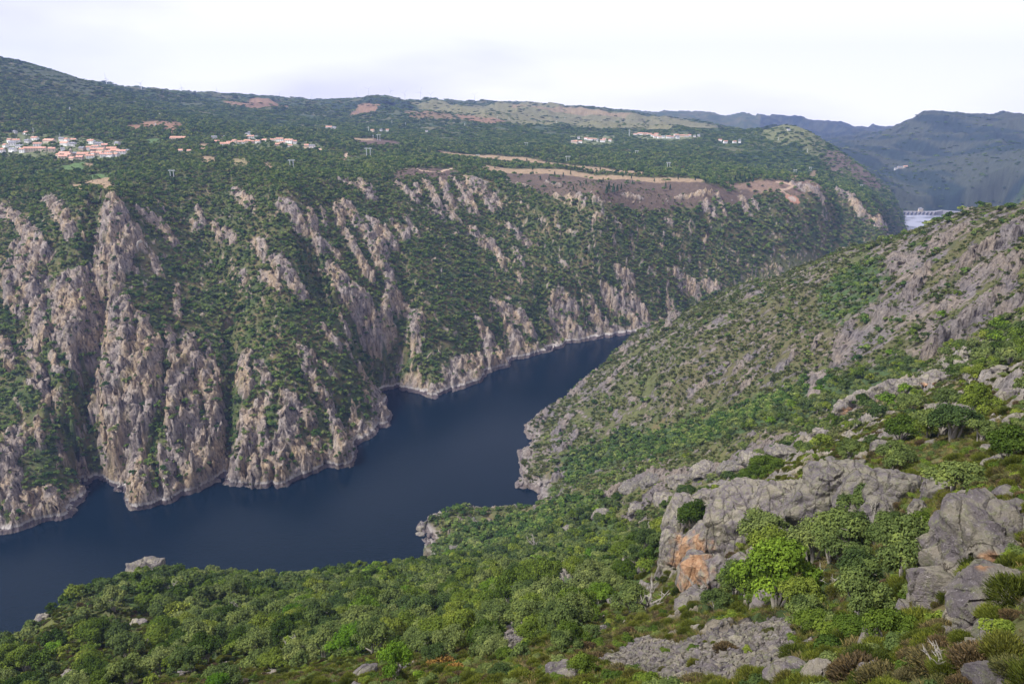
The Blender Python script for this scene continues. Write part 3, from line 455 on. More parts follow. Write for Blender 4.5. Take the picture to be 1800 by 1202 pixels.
def terrain_mat():
    m = mat('ground', rough=.95, spec=.12); b = m.node_tree.nodes['Principled BSDF']
    at = N(m, 'ShaderNodeAttribute', attribute_name='albedo'); ar = N(m, 'ShaderNodeAttribute', attribute_name='rock'); ge = N(m, 'ShaderNodeNewGeometry')
    nA = noise_node(m, .35, 9, .68, ge.outputs['Position']); nB = noise_node(m, 2.6, 5, .6, ge.outputs['Position'])
    mpn = N(m, 'ShaderNodeMapping'); mpn.inputs['Scale'].default_value = (.32, .28, .11); lk(m, ge.outputs['Position'], mpn.inputs[0]); nC = noise_node(m, 1, 9, .72, mpn.outputs[0])
    fA = ramp(m, nA.outputs[0], [(.25, (.62, .62, .62)), (.75, (1.35, 1.33, 1.30))]); c = mixc(m, 1, at.outputs['Color'], fA, 'MULTIPLY')
    fC = ramp(m, nC.outputs[0], [(.38, (.28, .25, .26)), (.47, (.95, .95, .95)), (.68, (1.4, 1.36, 1.3))]); c2 = mixc(m, 1, c, fC, 'MULTIPLY')
    rg = N(m, 'ShaderNodeAttribute', attribute_name='ring'); sz = N(m, 'ShaderNodeSeparateXYZ'); lk(m, ge.outputs['Position'], sz.inputs[0]); za = N(m, 'ShaderNodeMath', operation='MULTIPLY_ADD'); lk(m, nA.outputs[0], za.inputs[0]); za.inputs[1].default_value = 3.0; lk(m, sz.outputs['Z'], za.inputs[2])
    zd = N(m, 'ShaderNodeMath', operation='DIVIDE'); lk(m, za.outputs[0], zd.inputs[0]); zd.inputs[1].default_value = 14     # bathtub rings: dark wet rock, a bleached line above
    rc_ = ramp(m, zd.outputs[0], [(.33, (.11, .09, .097)), (.40, (.18, .155, .155)), (.43, (.46, .43, .41)), (.58, (.36, .33, .31))]); rf_ = ramp(m, zd.outputs[0], [(.30, (1, 1, 1)), (.54, (.85, .85, .85)), (.66, (0, 0, 0))]); rff = mixc(m, 1, rf_, rg.outputs['Fac'], 'MULTIPLY')
    fB = ramp(m, nB.outputs[0], [(.3, (.8, .8, .8)), (.7, (1.2, 1.2, 1.2))]); c = mixc(m, ar.outputs['Fac'], c, c2); c = mixc(m, rff, c, rc_); c = mixc(m, 1, c, fB, 'MULTIPLY'); lk(m, c, b.inputs['Base Color'])
    bp = N(m, 'ShaderNodeBump'); bp.inputs['Strength'].default_value = .9; bp.inputs['Distance'].default_value = 2.5
    mm = N(m, 'ShaderNodeMath', operation='MULTIPLY'); ad = N(m, 'ShaderNodeMath', operation='ADD'); lk(m, nC.outputs[0], ad.inputs[0]); lk(m, nA.outputs[0], ad.inputs[1]); rr = N(m, 'ShaderNodeMath', operation='ADD'); lk(m, ar.outputs['Fac'], rr.inputs[0]); rr.inputs[1].default_value = .25
    lk(m, ad.outputs[0], mm.inputs[0]); lk(m, rr.outputs[0], mm.inputs[1]); lk(m, mm.outputs[0], bp.inputs['Height']); lk(m, bp.outputs[0], b.inputs['Normal']); return m
def new_obj(name, me, parent=None, m=None):
    o = bpy.data.objects.new(name, me); C.objects.link(o); o.parent = parent
    if m is not None and me is not None and not me.materials: me.materials.append(m)
    return o
def raw_mesh(name, v, f, k=4, smooth=False):
    me = bpy.data.meshes.new(name); v = np.asarray(v, np.float32); f = np.asarray(f, np.int32)
    me.vertices.add(len(v)); me.vertices.foreach_set('co', v.ravel()); me.loops.add(f.size); me.loops.foreach_set('vertex_index', f.ravel())
    me.polygons.add(len(f)); me.polygons.foreach_set('loop_start', np.arange(0, f.size, k, dtype=np.int32)); me.polygons.foreach_set('loop_total', np.full(len(f), k, np.int32))
    if smooth: me.polygons.foreach_set('use_smooth', np.ones(len(f), bool))
    me.update(); return me
_v = np.stack([GX_+PXO, GY_+PYO, H], -1).reshape(-1, 3)
_i = np.arange(NR-1)[:, None]*NC+np.arange(NC-1)[None]
_f = np.stack([_i, _i+1, _i+NC+1, _i+NC], -1).reshape(-1, 4)
me = raw_mesh('ground', _v, _f, smooth=True)
ca = me.color_attributes.new('albedo', 'FLOAT_COLOR', 'POINT'); buf = np.ones((NR*NC, 4), np.float32); buf[:, :3] = ALB.reshape(-1, 3); ca.data.foreach_set('color', buf.ravel())
ra = me.attributes.new('rock', 'FLOAT', 'POINT'); ra.data.foreach_set('value', np.clip(ROCK, 0, 1).astype(np.float32).ravel())
rb = me.attributes.new('ring', 'FLOAT', 'POINT'); rb.data.foreach_set('value', RING.astype(np.float32).ravel())
me.materials.append(terrain_mat()); ground = new_obj('ground', me); ground['kind'] = 'structure'
# water
wm = mat('reservoir water', (.002, .008, .013), .12, .10); b = wm.node_tree.nodes['Principled BSDF']; b.inputs['IOR'].default_value = 1.33
ge = N(wm, 'ShaderNodeNewGeometry'); w1 = noise_node(wm, .28, 4, .6, ge.outputs['Position']); w2 = noise_node(wm, .006, 3, .5, ge.outputs['Position'])
bp = N(wm, 'ShaderNodeBump'); bp.inputs['Strength'].default_value = .5; bp.inputs['Distance'].default_value = .35; lk(wm, w1.outputs[0], bp.inputs['Height']); lk(wm, bp.outputs[0], b.inputs['Normal'])
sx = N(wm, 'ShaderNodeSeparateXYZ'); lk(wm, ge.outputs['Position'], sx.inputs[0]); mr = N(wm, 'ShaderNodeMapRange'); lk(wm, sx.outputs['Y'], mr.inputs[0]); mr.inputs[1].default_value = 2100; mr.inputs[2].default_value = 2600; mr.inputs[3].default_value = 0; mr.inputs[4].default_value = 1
w3 = noise_node(wm, .012, 3, .5, ge.outputs['Position']); wind = mixc(wm, 1, mr.outputs[0], ramp(wm, w3.outputs[0], [(.38, (.35, .35, .35)), (.5, (1, 1, 1))]), 'MULTIPLY')     # wind-ruffled open reach; its pale base colour paints in the reflected sky
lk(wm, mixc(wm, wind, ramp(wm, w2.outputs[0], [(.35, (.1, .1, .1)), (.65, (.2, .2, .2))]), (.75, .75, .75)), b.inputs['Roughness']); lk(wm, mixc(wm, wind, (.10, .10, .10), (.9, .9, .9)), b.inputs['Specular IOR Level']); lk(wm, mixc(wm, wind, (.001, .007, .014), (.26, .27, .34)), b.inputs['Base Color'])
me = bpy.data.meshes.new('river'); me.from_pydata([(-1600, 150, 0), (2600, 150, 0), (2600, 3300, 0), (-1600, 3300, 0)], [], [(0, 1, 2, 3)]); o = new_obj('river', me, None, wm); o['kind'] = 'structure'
# ------------------------------------------------------------------ plants: templates
def leaf_mat(name, cols, trans=.18, patch=.02):
    m = bpy.data.materials.new(name); m.use_nodes = True; t = m.node_tree; t.nodes.clear(); MATS[name] = m
    o = N(m, 'ShaderNodeOutputMaterial'); oi = N(m, 'ShaderNodeObjectInfo'); ge = N(m, 'ShaderNodeNewGeometry'); ri = N(m, 'ShaderNodeAttribute', attribute_name='leafv')
    n1_ = noise_node(m, patch, 3, .6, ge.outputs['Position'])
    a = N(m, 'ShaderNodeMath', operation='MULTIPLY_ADD'); lk(m, n1_.outputs[0], a.inputs[0]); a.inputs[1].default_value = .9; rnd = N(m, 'ShaderNodeMath', operation='MULTIPLY_ADD'); lk(m, oi.outputs['Random'], rnd.inputs[0]); rnd.inputs[1].default_value = 1.35; rnd.inputs[2].default_value = -.17; lk(m, rnd.outputs[0], a.inputs[2])
    a2 = N(m, 'ShaderNodeMath', operation='MULTIPLY'); lk(m, a.outputs[0], a2.inputs[0]); a2.inputs[1].default_value = .52
    c = ramp(m, a2.outputs[0], [(i/(len(cols)-1)*.8+.1, q) for i, q in enumerate(cols)])
    lv = ramp(m, ri.outputs['Fac'], [(0, (.45, .5, .45)), (.5, (1, 1, 1)), (1, (1.8, 1.65, 1.3))]); c = mixc(m, 1, c, lv, 'MULTIPLY')
    d = N(m, 'ShaderNodeBsdfDiffuse'); tr = N(m, 'ShaderNodeBsdfTranslucent'); ms = N(m, 'ShaderNodeMixShader'); ms.inputs[0].default_value = trans
    lk(m, c, d.inputs[0]); lk(m, c, tr.inputs[0]); lk(m, d.outputs[0], ms.inputs[1]); lk(m, tr.outputs[0], ms.inputs[2]); lk(m, ms.outputs[0], o.inputs[0]); return m
M_OAK = leaf_mat('oak leaves', [(.034, .060, .014), (.066, .104, .018), (.112, .155, .026), (.175, .208, .038)])
M_HOLM = leaf_mat('holm oak leaves', [(.042, .070, .024), (.074, .106, .034), (.115, .150, .046), (.155, .185, .066)])
M_BRIGHT = leaf_mat('yellow green leaves', [(.06, .13, .014), (.09, .17, .018), (.13, .20, .025), (.085, .15, .02)])
M_BROOM = leaf_mat('broom twigs', [(.040, .056, .014), (.075, .092, .018), (.115, .135, .024), (.085, .078, .026)])
M_HEATH = leaf_mat('heather', [(.072, .055, .032), (.105, .078, .044), (.088, .092, .036), (.125, .105, .062)])
M_FAROAK = leaf_mat('woodland leaves', [(.030, .062, .020), (.060, .108, .028), (.108, .162, .040), (.18, .21, .075)])
M_PINE = leaf_mat('pine needles', [(.020, .045, .022), (.032, .065, .028), (.045, .085, .035)])
M_RUST = leaf_mat('rust coloured fern', [(.20, .10, .03), (.25, .16, .05), (.15, .14, .04)])
M_BARK = mat('grey bark', (.30, .27, .23), .9, .1); M_DEAD = mat('bleached wood', (.25, .23, .20), .9, .1)
def quads(P, Nn, size, rng, asp=1.0, fold=.25):
    n = len(P); r = rng.normal(size=(n, 3)); t = np.cross(Nn, r); t /= np.linalg.norm(t, axis=1)[:, None]+1e-9; b = np.cross(Nn, t)
    s = (size*(.6+.8*rng.random(n)))[:, None]; up_ = Nn*s*fold*(rng.random(n)[:, None]-.3)
    v = np.stack([P-t*s*.5, P-b*s*.5*asp+up_, P+t*s*.5, P+b*s*.5*asp+up_], 1).reshape(-1, 3)
    return v, np.arange(4*n).reshape(n, 4)
def crown(name, nleaf, leaf, blobs, mt, rng, jit=.8, shell=.45, asp=.8, hgt=.85, z0=.75, tufts=0):
    """leaf clumps spread through a few overlapping lobes; radius about 1, foot at z = 0"""
    cs, rs = [], []
    for i in range(blobs):
        a = i*2.4+rng.random()*1.1; q = math.sqrt((i+.3)/blobs)*rng.uniform(.5, .95); rr = rng.uniform(.17, .42)*(1.2-.35*q)*(1 if blobs < 12 else .85)
        cs.append((q*math.cos(a), q*math.sin(a), z0+hgt*(.55-.75*q*q)*rng.uniform(.45, 1.25))); rs.append(rr)
    cs, rs = np.array(cs), np.array(rs); w = rs**2; k = rng.choice(blobs, nleaf, p=w/w.sum())
    d = rng.normal(size=(nleaf, 3)); d /= np.linalg.norm(d, axis=1)[:, None]; d[:, 2] = np.where(d[:, 2] < -.45, -d[:, 2], d[:, 2])
    rad = rs[k]*(1-shell*rng.random(nleaf)**2)
    lump = 1+.22*np.sin(d[:, 0]*7+k*1.3)*np.sin(d[:, 1]*7+k)*1.0
    P = cs[k]+d*(rad*lump)[:, None]*np.array([1, 1, .8]); nn = d+rng.normal(size=(nleaf, 3))*jit*.5; nn[:, 2] += .35; nn /= np.linalg.norm(nn, axis=1)[:, None]
    P[:, 2] = np.maximum(P[:, 2], .05)
    v, f = quads(P, nn, leaf, rng, asp); me = raw_mesh(name, v, f)
    at = me.attributes.new('leafv', 'FLOAT', 'FACE'); lob = rng.random(blobs)[k]*.5; at.data.foreach_set('value', np.clip(lob+.5*rng.random(nleaf), 0, 1).astype(np.float32))
    me.materials.append(mt); return me, cs, rs
def broom(name, n, mt, rng, leaf=.30, asp=.22, flat=.8):
    """a dome of fine upright twigs"""
    a = rng.random(n)*2*np.pi; q = np.sqrt(rng.random(n)); hh = np.sqrt(np.maximum(0, 1-q*q))*flat*(1+.3*np.sin(a*3+rng.random()*6)*q)
    rad = .72+.28*rng.random(n); P = np.stack([q*np.cos(a)*rad, q*np.sin(a)*rad, hh*rad*(1-.35*rng.random(n)**2)+.04], -1)
    d = P*np.array([1, 1, 1.2])+rng.normal(size=(n, 3))*.35; d[:, 2] = np.abs(d[:, 2])+.25; d /= np.linalg.norm(d, axis=1)[:, None]
    r = rng.normal(size=(n, 3)); s = np.cross(d, r); s /= np.linalg.norm(s, axis=1)[:, None]; L_ = (leaf*(.6+.8*rng.random(n)))[:, None]
    v = np.stack([P-s*L_*asp*.5, P+s*L_*asp*.5, P+d*L_+s*L_*asp*.3, P+d*L_-s*L_*asp*.3], 1).reshape(-1, 3)
    me = raw_mesh(name, v, np.arange(4*n).reshape(n, 4)); at = me.attributes.new('leafv', 'FLOAT', 'FACE'); at.data.foreach_set('value', rng.random(n).astype(np.float32)); me.materials.append(mt); return me
def tube(pts, rad, sides=5):
    pts = np.array(pts, float); n = len(pts); T = np.gradient(pts, axis=0); T /= np.linalg.norm(T, axis=1)[:, None]+1e-9
    ref = np.array([.3, .1, 1.]) if abs(T[0, 2]) < .9 else np.array([1., .2, 0]); v = []
    for i in range(n):
        u = np.cross(T[i], ref); u /= np.linalg.norm(u)+1e-9; w = np.cross(T[i], u)
        for s in range(sides):
            t = 2*math.pi*s/sides; v.append(pts[i]+(u*math.cos(t)+w*math.sin(t))*rad[i])
    f = [(i*sides+s, i*sides+(s+1) % sides, (i+1)*sides+(s+1) % sides, (i+1)*sides+s) for i in range(n-1) for s in range(sides)]
    return v, f
class MB:
    def __init__(s): s.v = []; s.f = []
    def add(s, v, f):
        o = len(s.v); s.v.extend([tuple(q) for q in v]); s.f.extend([tuple(i+o for i in q) for q in f]); return s
    def box(s, x0, x1, y0, y1, z0, z1):
        return s.add([(x0, y0, z0), (x1, y0, z0), (x1, y1, z0), (x0, y1, z0), (x0, y0, z1), (x1, y0, z1), (x1, y1, z1), (x0, y1, z1)], [(0, 3, 2, 1), (4, 5, 6, 7), (0, 1, 5, 4), (1, 2, 6, 5), (2, 3, 7, 6), (3, 0, 4, 7)])
    def bar(s, a, b, r, r2=None, sides=4): v, f = tube([a, b], [r, r2 or r], sides); return s.add(v, f+[tuple(range(sides))[::-1], tuple(range(sides, 2*sides))])
    def mesh(s, name, m=None):
        me = bpy.data.meshes.new(name); me.from_pydata(s.v, [], s.f); me.update()
        if m: me.materials.append(m)
        return me
def trunk_mesh(name, cs, rs, rng, m, bare=False, base=.05):
    mb = MB(); n = 3 if not bare else 4
    stems = rng.choice(len(cs), min(len(cs), 7 if not bare else 9), replace=False)
    for j, k in enumerate(stems):
        e = cs[k]+(rng.normal(size=3)*.05); a = np.array([rng.normal()*.05, rng.normal()*.05, -.25]); m1 = np.array([e[0]*.22+rng.normal()*.05, e[1]*.22+rng.normal()*.05, e[2]*.42]); m2 = np.array([e[0]*.65, e[1]*.65, e[2]*.78])+rng.normal(size=3)*.05
        v, f = tube([a, m1, m2, e+np.array([0, 0, rs[k]*(.3 if not bare else .55)])], [base, base*.75, base*.45, base*.14], 5); mb.add(v, f)
        for q in range(n):
            st_ = m2*(1-q/n)+e*(q/n); dd = rng.normal(size=3); dd[2] = abs(dd[2])*.8; dd /= np.linalg.norm(dd); v, f = tube([st_, st_+dd*rs[k]*.5, st_+dd*rs[k]*(1.0 if not bare else 1.1)+rng.normal(size=3)*.06], [base*.4, base*.25, base*.07], 4); mb.add(v, f)
    return mb.mesh(name, m)
def pine_mesh(name, n, rng):
    hh = rng.random(n)**.8; q = (1-hh)**.75*.5*(.55+.45*rng.random(n)); a = rng.random(n)*2*np.pi; P = np.stack([q*np.cos(a), q*np.sin(a), .3+hh*1.9], -1)
    nn = np.stack([np.cos(a), np.sin(a), .9+0*a], -1)+rng.normal(size=(n, 3))*.3; nn /= np.linalg.norm(nn, axis=1)[:, None]; v, f = quads(P, nn, .26, rng, .5)
    me = raw_mesh(name, v, f); at = me.attributes.new('leafv', 'FLOAT', 'FACE'); at.data.foreach_set('value', rng.random(n).astype(np.float32)); me.materials.append(M_PINE); return me
TR = np.random.default_rng(5)
def library(name, meshes):
    c = bpy.data.collections.new(name)
    for i, me in enumerate(meshes):
        o = bpy.data.objects.new(f'{name} {i:02d}', me); c.objects.link(o)
    return c
def gn_scatter(name, pts, scl, rot, idx, coll, label, group=None):
    me = bpy.data.meshes.new(name); me.vertices.add(len(pts)); me.vertices.foreach_set('co', np.asarray(pts, np.float32).ravel())
    for n, t, d in (('scl', 'FLOAT_VECTOR', scl), ('rotv', 'FLOAT_VECTOR', rot)):
        a = me.attributes.new(n, t, 'POINT'); a.data.foreach_set('vector', np.asarray(d, np.float32).ravel())
    a = me.attributes.new('pick', 'INT', 'POINT'); a.data.foreach_set('value', np.asarray(idx, np.int32))
    o = new_obj(name, me); o['kind'] = 'stuff'; o['label'] = label
    g = bpy.data.node_groups.new(name, 'GeometryNodeTree'); g.interface.new_socket('Geometry', in_out='INPUT', socket_type='NodeSocketGeometry'); g.interface.new_socket('Geometry', in_out='OUTPUT', socket_type='NodeSocketGeometry')
    gi = g.nodes.new('NodeGroupInput'); go = g.nodes.new('NodeGroupOutput'); ip = g.nodes.new('GeometryNodeInstanceOnPoints'); ci_ = g.nodes.new('GeometryNodeCollectionInfo')
    ci_.inputs['Collection'].default_value = coll; ci_.inputs['Separate Children'].default_value = True; ci_.inputs['Reset Children'].default_value = True; ip.inputs['Pick Instance'].default_value = True
    def na(n, t):
        q = g.nodes.new('GeometryNodeInputNamedAttribute'); q.data_type = t; q.inputs[0].default_value = n; return q.outputs[0]
    l = g.links.new; l(gi.outputs[0], ip.inputs['Points']); l(ci_.outputs[0], ip.inputs['Instance']); l(na('pick', 'INT'), ip.inputs['Instance Index']); l(na('scl', 'FLOAT_VECTOR'), ip.inputs['Scale']); l(na('rotv', 'FLOAT_VECTOR'), ip.inputs['Rotation']); l(ip.outputs[0], go.inputs[0])
    o.modifiers.new('scatter', 'NODES').node_group = g; return o
nearT = [crown('crown', 7500, .070, b_ + 9, mt, TR, shell=.42, jit=1.1) for b_, mt in [(11, M_OAK), (9, M_OAK), (13, M_HOLM), (10, M_HOLM), (12, M_BRIGHT), (10, M_OAK), (12, M_HOLM)]]
nearTrunk = [trunk_mesh('trunk', cs, rs, TR, M_BARK) for _, cs, rs in nearT]
midT = [crown('mid crown', 1400, .135, b_ + 5, mt, TR, jit=1.0)[0] for b_, mt in [(9, M_OAK), (8, M_OAK), (10, M_HOLM), (9, M_HOLM), (8, M_BRIGHT), (9, M_OAK)]]
farT = [crown('far crown', 260, .28, b_, mt, TR)[0] for b_, mt in [(7, M_FAROAK), (6, M_FAROAK), (8, M_FAROAK), (6, M_FAROAK), (7, M_HOLM), (6, M_FAROAK)]]
clumpT = [crown('tree clump', 420, .17, b_, M_FAROAK, TR, hgt=.35, z0=.22)[0] for b_ in (14, 12, 16)]
shrubN = [broom('broom', 4200, M_BROOM, TR, .20, .13), broom('broom b', 3800, M_BROOM, TR, .24, .11), broom('heather', 3200, M_HEATH, TR, .14, .3, .6), crown('low oak', 2600, .10, 9, M_OAK, TR, hgt=.5, z0=.3)[0], crown('low grey shrub', 2600, .095, 10, M_HOLM, TR, hgt=.45, z0=.3)[0], broom('heather b', 3000, M_HEATH, TR, .13, .3, .55)]
M_FSC = leaf_mat('far scrub twigs', [(.055, .080, .026), (.080, .104, .036), (.105, .115, .044), (.115, .13, .055)])
shrubF = [broom('far broom', 130, M_FSC, TR, .5, .5), broom('far heather', 110, M_FSC, TR, .45, .6, .55), crown('far bush', 130, .36, 4, M_FAROAK, TR, hgt=.4, z0=.3)[0], crown('far grey bush', 110, .36, 4, M_HOLM, TR, hgt=.4, z0=.3)[0]]
pineT = [pine_mesh('pine', 420, TR) for _ in range(2)]
lib_mid = library('mid trees', midT); lib_far = library('far trees', farT); lib_clump = library('tree clumps', clumpT); lib_sn = library('near shrubs', shrubN); lib_sf = library('far shrubs', shrubF)

# ------------------------------------------------------------------ where they grow
AVOID = []      # (x, y, radius) kept clear
def candidates(y0, y1, step, rng, amax=.74):
    ny = int((y1-y0)/step)+1; out_ = []
    for i in range(ny):
        y = y0+i*step; w = y*amax+12; n = int(2*w/step); x = (np.arange(n)+.5*(i % 2)-n/2)*step
        out_.append(np.stack([x+rng.uniform(-.45, .45, n)*step, y+rng.uniform(-.45, .45, n)*step], -1))
    return np.concatenate(out_)
def visible(X, Y, Zt, margin):
    return (Zt-CAMZ)/Y > gat(CM, X, Y*.992)-margin
def grow(y0, y1, step, dens, rng, top, margin=.004, amax=.74):
    P = candidates(y0, y1, step, rng, amax); X, Y = P[:, 0], P[:, 1]
    k = rng.random(len(X)) < gat(dens, X, Y); X, Y = X[k], Y[k]; Zg = gat(H, X, Y)
    k = visible(X, Y, Zg+top, margin+3/Y) & (Zg > 3)
    px, py = to_px(X, Y, Zg+top*.5); k &= (py < 1330) | (amax > 1)
    X, Y, Zg = X[k], Y[k], Zg[k]
    for ax, ay, ar in AVOID:
        if y0-ar < ay < y1+ar:
            ar = ar if top > 2 else ar*.55
            q = (X-ax)**2+(Y-ay)**2 > ar*ar; X, Y, Zg = X[q], Y[q], Zg[q]
    return X, Y, Zg
def rots(n, rng, tilt=.12): return np.stack([rng.normal(size=n)*tilt, rng.normal(size=n)*tilt, rng.random(n)*6.28], -1)
def scl(base, n, rng, lo=.65, hi=1.25, zr=(.8, 1.15)):
    s = base*rng.uniform(lo, hi, n); return np.stack([s, s, s*rng.uniform(*zr, n)], -1)
# ------------------------------------------------------------------ naming
ORD = 'first second third fourth fifth sixth seventh eighth ninth tenth eleventh twelfth thirteenth fourteenth fifteenth sixteenth seventeenth eighteenth nineteenth twentieth'.split()+['twenty-'+q for q in 'first second third fourth fifth sixth seventh eighth ninth'.split()]
def tag(o, label=None, cat=None, group=None, kind=None):
    for k, v in (('label', label), ('category', cat), ('group', group), ('kind', kind)):
        if v: o[k] = v
    return o
def name_all(items):
    """items: (object, look, zone, px, category, group): gives each a label of its own, counted from the left among its look-alikes"""
    cells = {}
    for it in items: cells.setdefault((it[1], it[2]), []).append(it)
    for (look, zone), L_ in cells.items():
        L_.sort(key=lambda q: q[3]); n = len(L_)
        for i, it in enumerate(L_):
            if n == 1: t = f'{look} {zone}'
            elif i < len(ORD): t = f'{look}, {ORD[i]} from the left {zone}' if i < n-1 or n < 3 else f'{look}, rightmost {zone}'
            else: t = f'{look}, {ORD[n-1-i] if n-1-i < len(ORD) else "far"} from the right {zone}'
            tag(it[0], t, it[4], it[5])
def empty(name, loc, rz=0, s=1):
    o = bpy.data.objects.new(name, None); C.objects.link(o); o.location = loc; o.rotation_euler = (0, 0, rz); o.scale = (s, s, s); o.empty_display_size = .5; return o
def place(px, py, ymin=8, ymax=9000):
    p = hit(px, py, H, ymin, ymax)
    return p
# ------------------------------------------------------------------ houses
M_WALL = {k: mat(k+' wall', c, .9, .1) for k, c in (('white', (.84, .83, .82)), ('cream', (.58, .50, .40)), ('stone', (.36, .31, .27)), ('pale', (.62, .60, .60)))}
M_ROOF = {'orange': mat('orange roof tiles', (.44, .25, .19), .9, .1), 'pinkish': mat('pink roof tiles', (.52, .29, .23), .9, .1), 'grey': mat('grey slate roof', (.20, .20, .23), .8, .2)}
for k in M_ROOF:
    m = M_ROOF[k]; b = m.node_tree.nodes['Principled BSDF']; ge = N(m, 'ShaderNodeNewGeometry'); n_n = noise_node(m, .5, 4, .7, ge.outputs['Position']); c = b.inputs['Base Color'].default_value[:3]
    lk(m, ramp(m, n_n.outputs[0], [(.3, tuple(q*.65 for q in c)), (.7, tuple(min(1, q*1.35) for q in c))]), b.inputs['Base Color'])
M_WIN = mat('dark window', (.03, .035, .04), .3, .5); M_METAL = mat('galvanised steel', (.62, .65, .68), .5, .4, .2); M_WHITE = mat('white paint', (.80, .80, .82), .5, .3); M_CONC = mat('concrete', (.27, .26, .28), .9, .1)
def house(px, py, w, wall, roof, zone, group, rng, tower=False):
    p = place(px, py, 1000)
    if p is None: return None
    x, y, z = p; W_ = w*y/F*.98; W_ = max(W_, 7); d = min(max(W_*.55, 7.5), 11); h = rng.uniform(4.2, 6.4) if W_ < 22 else 5.5
    o = empty('house', (x, y, z), rng.uniform(-.5, .35))
    mb = MB().box(-W_/2, W_/2, -d/2, d/2, -4, h); g = h+d*.30
    mb.add([(-W_/2+.02, -d/2+.02, h), (-W_/2+.02, d/2-.02, h), (-W_/2+.02, 0, g-.15), (W_/2-.02, -d/2+.02, h), (W_/2-.02, d/2-.02, h), (W_/2-.02, 0, g-.15)], [(0, 2, 1), (3, 4, 5)])
    new_obj('wall', mb.mesh('house walls', M_WALL[wall]), o)
    e = .6; t = .35; a = -W_/2-e; b = W_/2+e; y0, y1 = -d/2-e, d/2+e; zl = h-.15
    rf = MB().add([(a, y0, zl), (b, y0, zl), (b, 0, g), (a, 0, g), (b, y1, zl), (a, y1, zl), (a, y0, zl+t), (b, y0, zl+t), (b, 0, g+t), (a, 0, g+t), (b, y1, zl+t), (a, y1, zl+t)],
                  [(0, 3, 2, 1), (3, 5, 4, 2), (6, 7, 8, 9), (9, 8, 10, 11), (0, 1, 7, 6), (4, 5, 11, 10), (0, 6, 9, 3), (3, 9, 11, 5), (1, 2, 8, 7), (2, 4, 10, 8)])
    ro = new_obj('roof', rf.mesh('roof', M_ROOF[roof]), o)
    if w >= 9:
        cx = rng.uniform(-.3, .3)*W_; new_obj('chimney', MB().box(cx-.5, cx+.5, -1.6, -.6, g-1.4, g+1.1).mesh('chimney', M_WALL[wall]), ro)
        nwin = max(2, int(W_/4.5))
        for i in range(nwin):
            wx = (i+.5)/nwin*W_-W_/2
            for wz in ((1.2,) if h < 5.2 else (.9, 3.5)): new_obj('window', MB().box(wx-.6, wx+.6, -d/2-.06, -d/2-.01, wz, wz+1.3).mesh('window', M_WIN), o)
    AVOID.append((x, y, W_*.55+3)); AVOID.append((x, y-12, W_*.4+4)); AVOID.append((x, y-24, W_*.3+3))
    HOUSES.append((o, f'{"long " if W_ > 21 else "small " if W_ < 10 else ""}{wall} house with {roof} roof', zone, px, 'house', group)); return o
HOUSES = []; HR = random.Random(4)
V1 = [(46, 237, 10, 'w', 'o'), (27, 235, 6, 'p', 'g'), (28, 251, 13, 'w', 'o'), (18, 251, 8, 'w', 'o'), (62, 247, 12, 'w', 'o'), (49, 251, 10, 'p', 'g'), (23, 256, 12, 'w', 'g'), (36, 261, 14, 'w', 'g'), (67, 258, 13, 'w', 'o'), (88, 252, 24, 'c', 'p'), (3, 268, 11, 'p', 'o'), (23, 267, 14, 'w', 'g'), (40, 268, 9, 'w', 'o'), (58, 266, 28, 'c', 'o'), (92, 267, 11, 'c', 'p'),
      (109, 248, 8, 'w', 'g'), (115, 256, 16, 'w', 'p'), (118, 250, 8, 'w', 'o'), (129, 249, 11, 'w', 'o'), (129, 257, 10, 'p', 'g'), (161, 253, 13, 'w', 'o'), (175, 256, 12, 'p', 'g'), (168, 262, 11, 'w', 'o'), (157, 264, 8, 'w', 'o'), (145, 264, 12, 's', 'g'), (185, 260, 10, 's', 'p'), (179, 267, 15, 'c', 'o'), (197, 265, 16, 'c', 'o'), (165, 268, 10, 's', 'o'),
      (191, 271, 12, 'w', 'o'), (203, 270, 15, 'c', 'o'), (214, 271, 14, 'w', 'p'), (193, 276, 12, 'w', 'o'), (183, 276, 12, 'w', 'p'), (205, 275, 9, 'p', 'o'), (175, 274, 12, 's', 'p'), (159, 278, 13, 'w', 'o'), (165, 273, 10, 'w', 'o'), (147, 275, 19, 'c', 'o'), (141, 280, 12, 's', 'p'), (104, 278, 8, 'c', 'o'), (112, 280, 14, 'c', 'p'), (121, 278, 10, 'c', 'p'), (128, 283, 11, 'c', 'p'), (134, 274, 9, 's', 'g'), (207, 256, 10, 'p', 'g'), (225, 269, 7, 'p', 'g'), (111, 266, 5, 'w', 'g'), (10, 259, 8, 'w', 'o'), (76, 266, 12, 'c', 'p')]
V2 = [(314, 247, 28, 'c', 'o'), (377, 245, 9, 'p', 'g'), (398, 244, 8, 'p', 'g'), (441, 236, 9, 'w', 'g'), (436, 240, 8, 'w', 'g'), (441, 244, 11, 'w', 'o'), (450, 245, 6, 'w', 'g'), (382, 253, 8, 'c', 'p'), (396, 257, 16, 'w', 'o'), (405, 254, 12, 'w', 'o'), (413, 252, 9, 'c', 'o'), (424, 253, 12, 'w', 'o'), (436, 251, 12, 's', 'o'), (443, 253, 8, 's', 'o'), (454, 253, 9, 'w', 'o'), (466, 251, 10, 'w', 'p'),
      (481, 249, 10, 'w', 'o'), (492, 249, 12, 'w', 'o'), (508, 251, 16, 'w', 'o'), (497, 254, 9, 'w', 'o'), (491, 258, 14, 's', 'o'), (509, 259, 10, 'w', 'o'), (519, 253, 6, 'p', 'o'), (531, 249, 4, 'w', 'o'), (549, 261, 10, 'p', 'g'), (539, 260, 7, 'c', 'p'), (333, 269, 4, 'w', 'o'), (318, 269, 4, 'w', 'p')]
